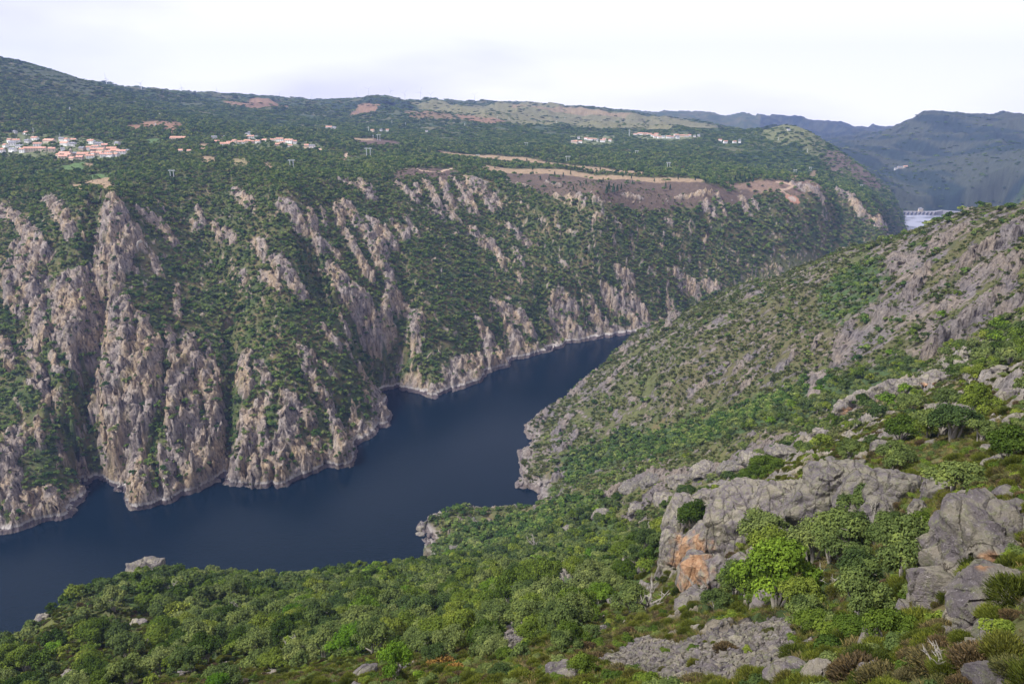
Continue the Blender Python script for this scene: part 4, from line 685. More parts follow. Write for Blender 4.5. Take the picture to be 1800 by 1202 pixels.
V3 = [(1037, 247, 9, 'w', 'o'), (1030, 246, 6, 'w', 'o'), (1045, 247, 7, 'w', 'o'), (1059, 250, 8, 'w', 'o'), (1062, 247, 6, 'w', 'p'), (1010, 252, 11, 'c', 'o'), (1020, 251, 6, 'w', 'o'), (1072, 249, 5, 'w', 'o'), (1051, 249, 4, 'w', 'g'), (1017, 245, 4, 'p', 'g')]
V4 = [(1117, 238, 7, 'w', 'o'), (1125, 237, 8, 'w', 'p'), (1134, 238, 9, 'c', 'o'), (1141, 238, 8, 'w', 'o'), (1148, 240, 8, 'w', 'o'), (1154, 238, 7, 'c', 'o'), (1160, 243, 8, 'w', 'o'), (1152, 242, 7, 'w', 'o'), (1166, 243, 5, 'w', 'g'), (1175, 243, 8, 'w', 'o'), (1182, 243, 6, 'w', 'o'), (1189, 240, 9, 'w', 'o'), (1191, 244, 6, 'w', 'g'), (1199, 241, 8, 'c', 'o'), (1206, 241, 8, 'w', 'o'), (1212, 240, 5, 'w', 'o'), (1221, 241, 4, 'p', 'g'), (1228, 240, 4, 'w', 'g')]
V5 = [(578, 226, 10, 'w', 'p'), (588, 227, 6, 'p', 'g'), (655, 232, 6, 'c', 'o'), (670, 231, 4, 'w', 'g'), (681, 231, 5, 'w', 'o'), (750, 233, 4, 'p', 'g')]
V6 = [(1266, 248, 6, 'w', 'o'), (1275, 252, 7, 'w', 'o'), (1291, 252, 6, 'w', 'o'), (1300, 252, 4, 'w', 'g')]
V7 = [(1575, 298, 6, 'p', 'g'), (1582, 296, 9, 'c', 'g'), (1591, 295, 8, 'c', 'p'), (1386, 230, 5, 'w', 'g')]
KW = {'w': 'white', 'c': 'cream', 's': 'stone', 'p': 'pale'}; KR = {'o': 'orange', 'p': 'pinkish', 'g': 'grey'}
for V, g in ((V1, 'houses of the largest village'), (V2, 'houses of the second village'), (V3, 'houses of the small distant village'), (V4, 'houses of the farthest village'), (V5, 'houses scattered in the woods'), (V6, 'houses scattered beside the far valley'), (V7, 'houses on the slopes above the dam')):
    for px, py, w, a, b in V:
        if g == 'houses of the largest village': zn = 'in the largest village\'s '+('upper part' if py < 258 else 'middle row' if py < 269 else 'bottom row')
        elif g == 'houses of the second village': zn = 'on the second village\'s '+('upper side' if py < 250 else 'lower side')
        else: zn = {'houses of the small distant village': 'in the small distant village', 'houses of the farthest village': 'in the farthest village\'s '+('upper row' if py < 240.5 else 'lower row'), 'houses scattered in the woods': 'alone in the woods behind the villages', 'houses scattered beside the far valley': 'beside the far valley', 'houses on the slopes above the dam': 'above the dam' if px > 1500 else 'on the dark hilltop'}[g]
        house(px, py, w, KW[a], KR[b], zn, g, HR)
name_all(HOUSES)
# church with bell gable tower
p = place(126, 276, 1000)
if p:
    o = tag(empty('church', (p[0]-8, p[1]-6, p[2])), 'stone church with a slender bell tower at the lower edge of the largest village', 'church'); 
    new_obj('nave', MB().box(-11, 9, -5, 5, -4, 7).mesh('nave', M_WALL['cream']), o); new_obj('roof', MB().add([(-11.6, -5.6, 6.9), (9.6, -5.6, 6.9), (9.6, 0, 10.4), (-11.6, 0, 10.4), (9.6, 5.6, 6.9), (-11.6, 5.6, 6.9)], [(0, 1, 2, 3), (3, 2, 4, 5), (0, 3, 5), (1, 4, 2)]).mesh('roof', M_ROOF['pinkish']), o)
    tb = MB().box(9.2, 12.6, -1.8, 1.8, -4, 13); t_ = new_obj('tower', tb.mesh('tower', M_WALL['stone']), o); new_obj('spire', MB().add([(9, -2, 13), (12.8, -2, 13), (12.8, 2, 13), (9, 2, 13), (10.9, 0, 17.5)], [(0, 1, 4), (1, 2, 4), (2, 3, 4), (3, 0, 4), (0, 3, 2, 1)]).mesh('spire', M_WALL['stone']), t_)
    new_obj('bell_opening', MB().box(10.2, 11.6, -1.86, -1.81, 9.5, 12).mesh('bell opening', M_WIN), t_); new_obj('window', MB().box(-2, 0, -5.06, -5.01, 2.5, 5).mesh('window', M_WIN), o); AVOID.append((p[0]-6, p[1]-6, 16)); AVOID.append((p[0]-6, p[1]-20, 12))
# ------------------------------------------------------------------ power line towers
PYL = [(303, 314, 17, 2, 'on the wooded plateau above the big cliffs'), (513, 296, 17, 2, 'in the woods below the second village'), (648, 277, 19, 2, 'in the woods left of the brown field'), (124, 200, 13, 1, 'on the left hillside'), (274, 226, 10, 1, 'in the brown clearing above the villages'), (281, 206, 6, 1, 'above the brown clearing'),
       (648, 232, 10, 1, 'in the middle woods'), (666, 247, 12, 2, 'beside the purple field'), (689, 217, 6, 1, 'in the middle woods'), (713, 221, 6, 1, 'in the middle woods'), (817, 224, 8, 1, 'below the reddish hill'), (656, 244, 5, 1, 'beside the purple field'), (840, 281, 10, 2, 'at the left end of the dry field'), (874, 210, 5, 1, 'on the far hillside'), (895, 212, 5, 1, 'on the far hillside'),
       (925, 260, 10, 2, 'in the woods beyond the dry field'), (998, 286, 13, 2, 'standing on the dry field'), (1006, 253, 7, 2, 'beside the small distant village'), (1119, 274, 10, 2, 'on the wooded knoll beyond the dry field'), (1175, 296, 12, 2, 'at the right end of the dry field'), (1300, 252, 8, 2, 'beside the far valley'), (978, 217, 5, 1, 'on the far hillside'), (993, 210, 5, 1, 'on the far hillside'), (1106, 240, 14, 1, 'just left of the farthest village'),
       (1397, 307, 10, 2, 'on the bare strip above gorge'), (1424, 301, 8, 2, 'on the bare strip above gorge'), (1419, 268, 5, 1, 'on the dark hill'), (1368, 247, 5, 1, 'on the dark hill'), (1514, 332, 8, 2, 'on the slope above the dam'), (59, 233, 7, 0, 'behind the largest village'), (106, 244, 8, 0, 'behind the largest village')]
def lattice(mb, x, y, z0, h, wb, wt, n):
    r = max(.1, h*.0055); cr_ = lambda t: wb+(wt-wb)*t
    for i in range(n):
        t0, t1 = i/n, (i+1)/n; a, b = cr_(t0)/2, cr_(t1)/2; A = [(x+sx*a, y+sy*a, z0+h*t0) for sx, sy in ((-1, -1), (1, -1), (1, 1), (-1, 1))]; B = [(x+sx*b, y+sy*b, z0+h*t1) for sx, sy in ((-1, -1), (1, -1), (1, 1), (-1, 1))]
        for k in range(4): mb.bar(A[k], B[k], r); mb.bar(A[k], B[(k+1) % 4], r*.7); mb.bar(A[(k+1) % 4], B[k], r*.7)
PL = []
for px, py, hp, kd, zn in PYL:
    p = place(px, py, 1000)
    if not p: continue
    hh = max(11, hp*p[1]/F*.85); o = empty('power_pylon' if kd else 'radio_mast', (p[0], p[1], p[2]))
    if kd == 2:
        g = hh*.20
        for sx in (-1, 1): mb = MB(); lattice(mb, sx*g, 0, -1.5, hh+1.5, hh*.07, hh*.055, 7); new_obj('leg', mb.mesh('lattice leg', M_METAL), o)
        mb = MB()
        for zz in (hh*.97, hh*.90): mb.bar((-g*2.1, 0, zz), (g*2.1, 0, zz), .2)
        for k in range(8): a = -g*2.1+k*g*.525; mb.bar((a, 0, hh*.90), (a+g*.525, 0, hh*.97), .2)
        new_obj('crossarm', mb.mesh('crossarm', M_METAL), o)
    elif kd == 1:
        mb = MB(); lattice(mb, 0, 0, -1.5, hh*.98+1.5, hh*.16, hh*.03, 8); new_obj('leg', mb.mesh('lattice mast', M_METAL), o); mb = MB()
        for zz, w in ((.72, .16), (.84, .13), (.95, .10)): mb.bar((-hh*w, 0, hh*zz), (hh*w, 0, hh*zz), .3)
        new_obj('crossarm', mb.mesh('crossarm', M_METAL), o)
    else: new_obj('pole', MB().bar((0, 0, -1), (0, 0, hh), .5, .2, 6).mesh('pole', M_METAL), o); new_obj('antenna', MB().bar((-1.5, 0, hh*.8), (1.5, 0, hh*.8), .25).mesh('antenna', M_METAL), o)
    AVOID.append((p[0], p[1], 5)); AVOID.append((p[0], p[1]-7, 4))
    PL.append((o, {2: 'pale twin legged lattice power pylon', 1: 'slim grey single lattice pylon', 0: 'thin grey mast'}[kd], zn, px, 'pylon' if kd else 'mast', 'power pylons crossing the hills' if kd else 'masts of the village'))
name_all(PL)
# ------------------------------------------------------------------ wind turbines on the skyline: (px, hub y, blade px, start angle)
WT = [(186, 138, 9, 90, 3600), (247, 147, 9, 40, 4300), (319, 154, 8, 95, 4500), (381, 160, 7, 85, 4900), (491, 165, 7, 40, 5000), (548, 170, 7, 90, 5300), (626, 166, 7, 75, 5100), (647, 157, 9, 35, 4480), (687, 160, 7, 0, 5000), (711, 164, 8, 50, 4900), (739, 162, 9, 70, 4900), (757, 166, 8, 35, 5300), (834, 167, 8, 30, 5600), (695, 172, 5, 50, 5800), (664, 174, 5, 20, 5600)]
WL = []
for px, hy, bl, a0, dd in WT:
    x, y, z = at_d(px, hy, dd); g = float(gat(H, [x], [y])[0]); L_ = bl*dd/F; hub = max(z-g, L_*1.1); o = empty('wind_turbine', (x, y, z-hub))
    new_obj('tower', MB().bar((0, 0, -6), (0, 0, hub-1), 1.6, 1.0, 8).mesh('turbine tower', M_WHITE), o); nc = new_obj('nacelle', MB().box(-1.2, 1.2, -2.5, 4, hub-1.1, hub+1.3).mesh('nacelle', M_WHITE), o)
    for k in range(3):
        a = math.radians(a0+120*k); ca_, sa = math.cos(a), math.sin(a); pts = [(0, 0), (L_*.12, .9), (L_*.25, 1.2), (L_, .3), (L_, -.2), (L_*.25, -.5), (L_*.1, -.4)]
        v = [(u*ca_-w*sa, -2.9+s*.3, hub+u*sa+w*ca_) for s in (-1, 1) for u, w in pts]; n = len(pts); fs = [tuple(range(n)), tuple(range(2*n-1, n-1, -1))]+[(i, i+n, (i+1) % n+n, (i+1) % n) for i in range(n)]
        new_obj('blade', MB().add(v, fs).mesh('blade', M_WHITE), o)
    WL.append((o, 'white wind turbine', 'on the skyline '+('above left hillside' if px < 300 else 'above left ridges' if px < 600 else 'above dark wooded hill' if px < 700 else 'right of dark wooded hill'), px, 'wind turbine', 'wind turbines along the skyline'))
name_all(WL)
# ------------------------------------------------------------------ dam
A_d = np.array(at_z(1584, 377.5, 0)[:2]); B_d = np.array(at_z(1645, 378.0, 0)[:2]); u_ = (B_d-A_d)/np.linalg.norm(B_d-A_d); Ld = float(np.linalg.norm(B_d-A_d))
dam = tag(empty('dam', (A_d[0], A_d[1], 0), math.atan2(u_[1], u_[0])), 'pale concrete dam with a row of sluice piers closing the far reservoir', 'dam')
new_obj('dam_wall', MB().box(-30, Ld+2, 2, 16, -30, 4.5).mesh('dam wall', M_CONC), dam); new_obj('deck', MB().box(-32, Ld+3, -1.5, 10, 11, 13).mesh('deck', mat('deck concrete', (.33, .31, .33), .9, .1)), dam)
npier = 9
for i in range(npier):
    xx = (i+.2)/npier*Ld; new_obj('pier', MB().box(xx-2.2, xx+2.2, -5, 12, -20, 11).add([(xx-2.2, -5, -20), (xx, -8, -20), (xx, -8, 9), (xx-2.2, -5, 9), (xx+2.2, -5, -20), (xx+2.2, -5, 9)], [(0, 1, 2, 3), (1, 4, 5, 2), (3, 2, 5)]).mesh('pier', M_CONC), dam)
    if i < npier-1: new_obj('sluice_gate', MB().box(xx+2.3, xx+Ld/npier-2.3, 1, 1.8, -15, 7).mesh('sluice gate', mat('gate steel', (.16, .17, .25), .6, .3)), dam)
gh = new_obj('gatehouse', MB().box(Ld*.55-8, Ld*.55+8, -2, 8, 13.003, 24).mesh('gatehouse', M_WALL['cream']), dam); new_obj('roof', MB().add([(Ld*.55-9, -3, 24.01), (Ld*.55+9, -3, 24.01), (Ld*.55+9, 9, 24.01), (Ld*.55-9, 9, 24.01), (Ld*.55, 3, 29)], [(0, 1, 4), (1, 2, 4), (2, 3, 4), (3, 0, 4), (0, 3, 2, 1)]).mesh('roof', M_ROOF['grey']), gh)
for i in (-1, 0, 1): new_obj('window', MB().box(Ld*.55+i*4.5-1, Ld*.55+i*4.5+1, -2.08, -2.02, 16, 20).mesh('window', M_WIN), gh)
new_obj('wing_wall', MB().add([(Ld, 0, -20), (Ld+30, 10, -20), (Ld+75, -6, -20), (Ld+130, -60, -20), (Ld+140, -50, -20), (Ld+80, 10, -20), (Ld+30, 24, -20), (Ld, 14, -20)]+[(Ld, 0, 14), (Ld+30, 10, 17), (Ld+75, -6, 14), (Ld+130, -60, 6), (Ld+140, -50, 6), (Ld+80, 10, 14), (Ld+30, 24, 17), (Ld, 14, 14)], [(0, 1, 9, 8), (1, 2, 10, 9), (2, 3, 11, 10), (3, 4, 12, 11), (4, 5, 13, 12), (5, 6, 14, 13), (6, 7, 15, 14), (7, 0, 8, 15), (8, 9, 14, 15), (9, 10, 13, 14), (10, 11, 12, 13)]).mesh('wing wall', M_CONC), dam)
# ------------------------------------------------------------------ dry-stone fold, marker posts
def stone_wall(pts, label, hgt=2.2, th=1.3):
    P = ground_poly(pts, ymin=700)
    if len(P) < 3: return
    P = np.array(P); Q = []
    for i in range(len(P)-1):
        for t in np.linspace(0, 1, 5)[:-1]: Q.append(P[i]*(1-t)+P[i+1]*t)
    Q.append(P[-1]); Q = np.array(Q); zz = gat(H, Q[:, 0], Q[:, 1]); T = np.gradient(Q, axis=0); T /= np.linalg.norm(T, axis=1)[:, None]+1e-9; Nn = np.stack([-T[:, 1], T[:, 0]], -1)*th/2; v = []
    for i in range(len(Q)):
        j = RG0.uniform(-.3, .3); v += [(*(Q[i]+Nn[i]), zz[i]-2), (*(Q[i]-Nn[i]), zz[i]-2), (*(Q[i]-Nn[i]), zz[i]+hgt+j), (*(Q[i]+Nn[i]), zz[i]+hgt+j)]
    f = [(4*i+k, 4*i+(k+1) % 4, 4*i+4+(k+1) % 4, 4*i+4+k) for i in range(len(Q)-1) for k in range(4)]+[(0, 3, 2, 1), tuple(4*(len(Q)-1)+k for k in range(4))]
    o = new_obj('stone_wall', MB().add(v, f).mesh('stone wall', mat('dry stone', (.42, .38, .33), .95, .1))); tag(o, label, 'stone wall'); c_ = P.mean(0); AVOID.append((c_[0], c_[1], 16))
RG0 = random.Random(2)
stone_wall([(243, 441), (240, 436), (241, 430), (246, 426), (250, 426)], 'curved dry stone wall of an old fold on the big buttress, left half')
stone_wall([(254, 427), (257, 431), (259, 435)], 'short dry stone wall closing the old fold on the big buttress, right half')
def rock_mat():
    m = mat('lichen rock', rough=.93, spec=.15); b = m.node_tree.nodes['Principled BSDF']; ge = N(m, 'ShaderNodeNewGeometry'); oi = N(m, 'ShaderNodeObjectInfo'); fr = N(m, 'ShaderNodeAttribute', attribute_name='fresh')
    a = noise_node(m, .35, 8, .65, ge.outputs['Position']); b_ = noise_node(m, 1.5, 8, .7, ge.outputs['Position']); c_ = noise_node(m, 5, 6, .7, ge.outputs['Position'])
    c = ramp(m, a.outputs[0], [(.3, (.105, .092, .10)), (.45, (.175, .155, .16)), (.57, (.245, .225, .18)), (.75, (.33, .29, .24))])
    c = mixc(m, ramp(m, b_.outputs[0], [(.5, (0, 0, 0)), (.66, (.85, .85, .85))]), c, (.20, .21, .115)); c = mixc(m, ramp(m, c_.outputs[0], [(.58, (0, 0, 0)), (.68, (.9, .9, .9))]), c, (.44, .41, .41))
    mpn = N(m, 'ShaderNodeMapping'); mpn.inputs['Scale'].default_value = (1.3, .9, .45); mpn.inputs['Rotation'].default_value = (.3, .4, .5); w_ = noise_node(m, .6, 6, .7, ge.outputs['Position'])
    va = N(m, 'ShaderNodeVectorMath', operation='ADD'); lk(m, ge.outputs['Position'], va.inputs[0]); lk(m, w_.outputs['Color'], va.inputs[1]); lk(m, va.outputs[0], mpn.inputs[0])
    vo = N(m, 'ShaderNodeTexVoronoi', feature='DISTANCE_TO_EDGE'); vo.inputs['Scale'].default_value = .36; lk(m, mpn.outputs[0], vo.inputs['Vector'])
    crk = ramp(m, vo.outputs[0], [(0, (.12, .10, .09)), (.028, (1, 1, 1))]); c = mixc(m, ramp(m, a.outputs[0], [(.40, (.15, .15, .15)), (.6, (.95, .95, .95))]), c, crk, 'MULTIPLY')
    org = ramp(m, b_.outputs[0], [(.3, (.22, .12, .07)), (.5, (.37, .22, .125)), (.7, (.46, .34, .23))]); c = mixc(m, fr.outputs['Fac'], c, org)
    lv = ramp(m, oi.outputs['Random'], [(0, (.8, .8, .8)), (1, (1.2, 1.17, 1.15))]); c = mixc(m, 1, c, lv, 'MULTIPLY'); lk(m, c, b.inputs['Base Color'])
    bp = N(m, 'ShaderNodeBump'); bp.inputs['Strength'].default_value = 1; bp.inputs['Distance'].default_value = .7
    ad = N(m, 'ShaderNodeMath', operation='ADD'); lk(m, b_.outputs[0], ad.inputs[0]); mn = N(m, 'ShaderNodeMath', operation='MINIMUM'); lk(m, vo.outputs[0], mn.inputs[0]); mn.inputs[1].default_value = .12
    ml = N(m, 'ShaderNodeMath', operation='MULTIPLY'); lk(m, mn.outputs[0], ml.inputs[0]); ml.inputs[1].default_value = 5; lk(m, ml.outputs[0], ad.inputs[1]); gr = N(m, 'ShaderNodeMath', operation='MULTIPLY_ADD'); lk(m, c_.outputs[0], gr.inputs[0]); gr.inputs[1].default_value = .45; lk(m, ad.outputs[0], gr.inputs[2]); lk(m, gr.outputs[0], bp.inputs['Height']); lk(m, bp.outputs[0], b.inputs['Normal']); return m
M_ROCK = rock_mat()
PTRK = MB().bar((0, 0, -.1), (0, 0, 1.2), .06, .03, 5).mesh('pine trunk', M_BARK)
# ------------------------------------------------------------------ blocks of rock
import bmesh as _bm
def ico(n):
    b = _bm.new(); _bm.ops.create_icosphere(b, subdivisions=n, radius=1); v = np.array([q.co[:] for q in b.verts]); f = np.array([[w.index for w in q.verts] for q in b.faces]); b.free(); return v/np.linalg.norm(v, axis=1)[:, None], f
ICO = {n: ico(n) for n in (3, 4, 5, 6)}
def block(size, seed, sub=5, tilt=0., rough=1.0):
    """an angular, jointed block: a random convex solid, then ledges and grain"""
    r = np.random.default_rng(seed); d, f = ICO[sub]; rad = np.zeros(len(d))+9
    pn_ = r.normal(size=(15, 3)); pn_ /= np.linalg.norm(pn_, axis=1)[:, None]; hh = r.uniform(.68, 1.0, 15)
    pn_ = np.concatenate([pn_, np.eye(3), -np.eye(3)]); hh = np.append(hh, r.uniform(.75, .95, 6))
    dt = d @ pn_.T; rad = np.min(np.where(dt > .05, hh/np.maximum(dt, .05), 9), axis=1); P = d*rad[:, None]
    S_ = np.array(size); Q = P*S_; m = S_.mean(); ofs = seed*3.7
    def n3(s, o): return (fbm(Q[:, 0]*s+ofs, Q[:, 1]*s+Q[:, 2]*s*.6, o, 7)+fbm(Q[:, 1]*s+ofs, Q[:, 2]*s-Q[:, 0]*s*.5, o, 9)+fbm(Q[:, 2]*s+ofs, Q[:, 0]*s+Q[:, 1]*s*.4, o, 15))/1.8
    def r3_(s, o): return (ridged(Q[:, 0]*s+ofs, Q[:, 2]*s*.5+Q[:, 1]*s*.4, o, 17)+ridged(Q[:, 1]*s+Q[:, 0]*s*.3, Q[:, 2]*s+ofs, o, 19))/2
    w = n3(.22, 3)*1.1+(r3_(.30, 3)-.5)*.9+n3(1.1, 3)*.25+np.round(n3(.45, 2)*5)/5*.35
    Q = Q+d*(w*rough*min(1, m/3.5))[:, None]
    for ns, amp in ((34, .16), (150, .055)):                         # joints: cells pushed in and out of the face
        sd_ = r.normal(size=(ns, 3)); sd_ /= np.linalg.norm(sd_, axis=1)[:, None]; st_ = np.array([1.25, 1.0, .7]); cellv = r.uniform(-1, 1, ns)
        dw = d+np.stack([n3(.35, 2), n3(.41, 2), n3(.47, 2)], -1)*.10; id_ = np.argmax((dw*st_) @ (sd_/st_).T-.5*np.sum((sd_/st_)**2, 1), axis=1); Q = Q+d*(cellv[id_]*amp*min(S_)*.55)[:, None]
    if tilt: c_, s_ = math.cos(tilt), math.sin(tilt); Q = Q @ np.array([[1, 0, 0], [0, c_, s_], [0, -s_, c_]])
    return Q, f
OUTC = []
def outcrop(name, blocks, label, fresh=None, cat='rock outcrop', group=None):
    """blocks: (px, py, width px, height px, depth factor, turn) on the photograph; each sits in the ground there"""
    vs, fs, fr, n0 = [], [], [], 0; org = None
    for i, bk in enumerate(blocks):
        px, py, w, h, dp, rz = bk[:6]; p = place(px, py, 14)
        if p is None: continue
        x, y, z = p; k = math.hypot(y, CAMZ-z)/F; sx, sz = w*k/2*1.2, h*k/2*1.15; sy = sx*dp
        sub = 6 if w > 110 else 5 if w > 45 else 4 if w > 16 else 3
        Q, f = block((sx, sy, sz), OUTC_SEED[0], sub, rough=min(1, y/60)); OUTC_SEED[0] += 1
        c_, s_ = math.cos(rz), math.sin(rz); Q = Q @ np.array([[c_, s_, 0], [-s_, c_, 0], [0, 0, 1]]); P = Q+np.array([x, y+sy*.35, z-sz*.1])
        if org is None: org = np.array([x, y, z])
        vs.append(P-org); fs.append(f+n0); n0 += len(P)
        ff = np.zeros(len(P))
        if fresh:
            qx, qy = to_px(P[:, 0], P[:, 1], P[:, 2]); e = fbm(P[:, 0]/2, P[:, 2]/2, 3, 3)
            for fx, fy, fw, fh in fresh: ff = np.maximum(ff, sm(1.1, .55, np.hypot((qx-fx)/fw, (qy-fy)/fh)+e*1.1)*(Q[:, 1] < sy*.3))
        fr.append(ff)
        AVOID.append((x, y+sy*.35, max(sx, sy)*.8))
    if not vs: return
    me = raw_mesh(name, np.concatenate(vs), np.concatenate(fs), 3, smooth=True); a = me.attributes.new('fresh', 'FLOAT', 'POINT'); a.data.foreach_set('value', np.concatenate(fr).astype(np.float32)); me.materials.append(M_ROCK)
    try: me.set_sharp_from_angle(angle=math.radians(38))
    except Exception: pass
    o = new_obj(name, me); o.location = org; tag(o, label, cat, group)
OUTC_SEED = [100]
outcrop('rock_outcrop', [(1215, 930, 90, 110, .8, .3), (1200, 985, 80, 110, .7, -.2), (1255, 900, 90, 70, .8, .1), (1260, 970, 100, 140, .8, .5), (1290, 1020, 90, 90, .7, .2), (1320, 940, 120, 150, .8, -.4), (1345, 900, 100, 80, .8, .2), (1370, 985, 80, 70, .8, .3), (1250, 1030, 100, 90, .8, 0), (1400, 905, 120, 110, .8, .5), (1325, 888, 100, 70, .9, .3)],
        'big grey cliff outcrop with a broad orange broken face, left of the leafy hollow', fresh=[(1212, 985, 38, 50), (1290, 1045, 14, 20)])
outcrop('rock_outcrop', [(1480, 870, 130, 90, .7, .1), (1440, 905, 100, 90, .7, -.3), (1530, 870, 110, 90, .7, .4), (1585, 875, 90, 70, .7, .2), (1480, 840, 100, 40, .9, .2), (1490, 925, 70, 60, .6, .2), (1560, 905, 70, 60, .7, -.2)],
        'pale grey lichen covered crag with a flat top above the leafy hollow')
outcrop('rock_outcrop', [(1650, 870, 60, 60, .8, .3), (1620, 905, 44, 50, .8, .1)], 'dark angular rock just right of the flat topped crag')
outcrop('rock_slab', [(1770, 975, 160, 150, .8, .2), (1700, 950, 90, 80, .8, -.3), (1690, 1000, 100, 90, .7, .5), (1650, 985, 60, 110, .8, .2), (1760, 1060, 150, 90, .7, .1), (1790, 920, 80, 60, .8, .4)],
        'huge lichen patched rock slabs at the right edge of the picture', fresh=[(1732, 985, 22, 16)], cat='rock slab')
outcrop('rock_slab', [(1680, 1045, 130, 80, .7, .1), (1630, 1060, 50, 60, .8, .2)], 'rounded grey green slab under the huge slabs at right', cat='rock slab')
outcrop('rock_outcrop', [(1010, 1010, 44, 46, .8, .2), (985, 1022, 34, 30, .8, -.2), (1030, 1018, 26, 30, .8, .3)], 'pale grey crag rising from the wood, left of the orange faced cliff')
outcrop('rock_outcrop', [(1000, 1192, 60, 50, .9, .2)], 'lone pale boulder cut by the bottom edge of the picture', cat='boulder')
outcrop('rock_outcrop', [(1395, 1202, 80, 34, .8, .1)], 'low white speckled boulder on the bottom edge just below the scree', cat='boulder')
outcrop('rock_outcrop', [(1442, 1200, 70, 50, .8, .3)], 'larger white speckled boulder on the bottom edge right of the scree', cat='boulder')
outcrop('rock_outcrop', [(1540, 1198, 60, 30, .8, .2)], 'white speckled boulder on the bottom edge below the leafy hollow', cat='boulder')
outcrop('rock_outcrop', [(1745, 1200, 70, 34, .8, .2)], 'white speckled boulder in the bottom right corner', cat='boulder')
outcrop('rock_outcrop', [(1530, 1140, 44, 90, .6, .5), (1545, 1110, 30, 50, .7, .2)], 'tall leaning rock at the right side of the leafy hollow')
outcrop('rock_outcrop', [(705, 1180, 26, 26, .8, .2)], 'small grey rock among broom near the bottom edge', cat='boulder')
outcrop('rock_outcrop', [(640, 1190, 40, 26, .8, .2)], 'low grey rock in the bottom edge left of centre', cat='boulder')
outcrop('rock_outcrop', [(15, 1165, 26, 30, .8, .2)], 'blocky grey rock at the lower left edge of the picture', cat='boulder')
outcrop('rock_outcrop', [(245, 1014, 60, 52, .8, .1), (226, 1026, 34, 46, .8, .4), (272, 1014, 34, 34, .8, 0)], 'grey crag on the crest above the water, left of centre')
outcrop('rock_outcrop', [(740, 930, 14, 14, .8, 0), (738, 940, 16, 8, .8, 0)], 'dark rock at the tip of the wooded headland', cat='boulder')
outcrop('rock_outcrop', [(1690, 650, 60, 20, .6, .2), (1650, 668, 60, 26, .6, .1), (1600, 680, 70, 30, .6, .2), (1560, 690, 60, 34, .6, .1), (1520, 705, 60, 36, .6, -.1), (1490, 722, 40, 36, .7, .1)], 'long rust streaked rock ledge running down the right slope', fresh=[(1490, 730, 12, 16), (1640, 680, 30, 8), (1560, 705, 16, 10)])
outcrop('rock_slab', [(1690, 735, 90, 40, .7, .1), (1650, 748, 50, 30, .7, .3)], 'broad pale slab with green lichen on the right slope', cat='rock slab')
outcrop('rock_slab', [(1560, 790, 50, 24, .7, .1)], 'flat grey green slab in the scrub right of centre', cat='rock slab')
SMALL = [(155, 1040, 20, 18), (120, 1056, 36, 20), (92, 1076, 24, 26), (70, 1096, 22, 30), (45, 1112, 20, 26), (25, 1150, 18, 24), (1430, 840, 26, 16), (1610, 740, 30, 14), (1780, 695, 44, 20), (1795, 740, 40, 26), (1740, 790, 30, 12), (1768, 815, 60, 20), (1500, 768, 26, 12), (1380, 800, 50, 20), (1330, 812, 44, 24), (1290, 830, 50, 30), (1240, 828, 50, 26), (1200, 850, 44, 30), (1150, 850, 50, 24), (1110, 862, 40, 20), (1170, 880, 40, 24), (1120, 900, 30, 24), (1060, 905, 34, 18), (1320, 850, 30, 14), (1270, 858, 36, 20),
         (1000, 935, 34, 14), (1110, 990, 30, 26), (1130, 1005, 26, 20), (1080, 960, 24, 14), (1085, 1060, 30, 20), (1060, 1110, 20, 30), (880, 1010, 14, 8), (800, 965, 20, 8), (660, 1000, 24, 8), (620, 1012, 16, 6), (830, 1080, 14, 8), (330, 1080, 14, 18), (265, 1130, 26, 16), (240, 1098, 26, 12), (120, 1190, 30, 14), (390, 1012, 24, 8), (350, 1000, 20, 6), (860, 1130, 26, 12),
         (1350, 1060, 60, 34), (1690, 1085, 44, 34), (1740, 1110, 44, 30), (1600, 1080, 50, 26), (1780, 1150, 60, 50), (1640, 1130, 30, 20), (1700, 880, 44, 26), (1735, 900, 40, 30), (1780, 870, 40, 20), (1660, 930, 30, 30), (1600, 940, 20, 26), (1440, 990, 14, 24), (1220, 1060, 60, 26), (1170, 1010, 26, 40), (1580, 835, 20, 12), (1420, 870, 30, 18), (1690, 640, 26, 12), (1760, 650, 30, 12), (1540, 740, 24, 10), (1440, 760, 26, 12), (1460, 810, 22, 12), (1640, 780, 24, 12)]
SML = []
for px, py, w, h in SMALL:
    OUTC_TMP = len(bpy.data.objects); before = set(o.name for o in C.objects)
    outcrop('boulder', [(px, py, w, h, .8, (px % 7)*.2)], 'x', cat='boulder', group='boulders on the near slope')
    new_ = [o for o in C.objects if o.name not in before]
    if new_:
        zn = 'on the right slope above the flat crag' if px > 1420 and py < 860 else 'on the rocky right edge' if px > 1560 else 'on the rocky spur left of the big cliff' if py < 950 and px > 900 else 'around the leafy hollow' if px > 1150 else 'in the wood at centre' if px > 500 else 'along the left brow above water' if px < 170 and py < 1155 else 'in the lower left scrub'
        SML.append((new_[0], ('large ' if w > 40 else 'small ' if w < 22 else '')+'grey boulder', zn, px, 'boulder', 'boulders on the near slope'))
name_all(SML)
for _px, _py, _r in ((240, 1008, 22), (265, 1004, 16), (120, 1062, 6), (80, 1088, 5), (740, 938, 14), (1010, 1010, 12), (990, 1030, 10)):
    _p = place(_px, _py, 14)
    if _p:
        for _q in (1, .96, .92): AVOID.append((_p[0]*_q, _p[1]*_q, _r))
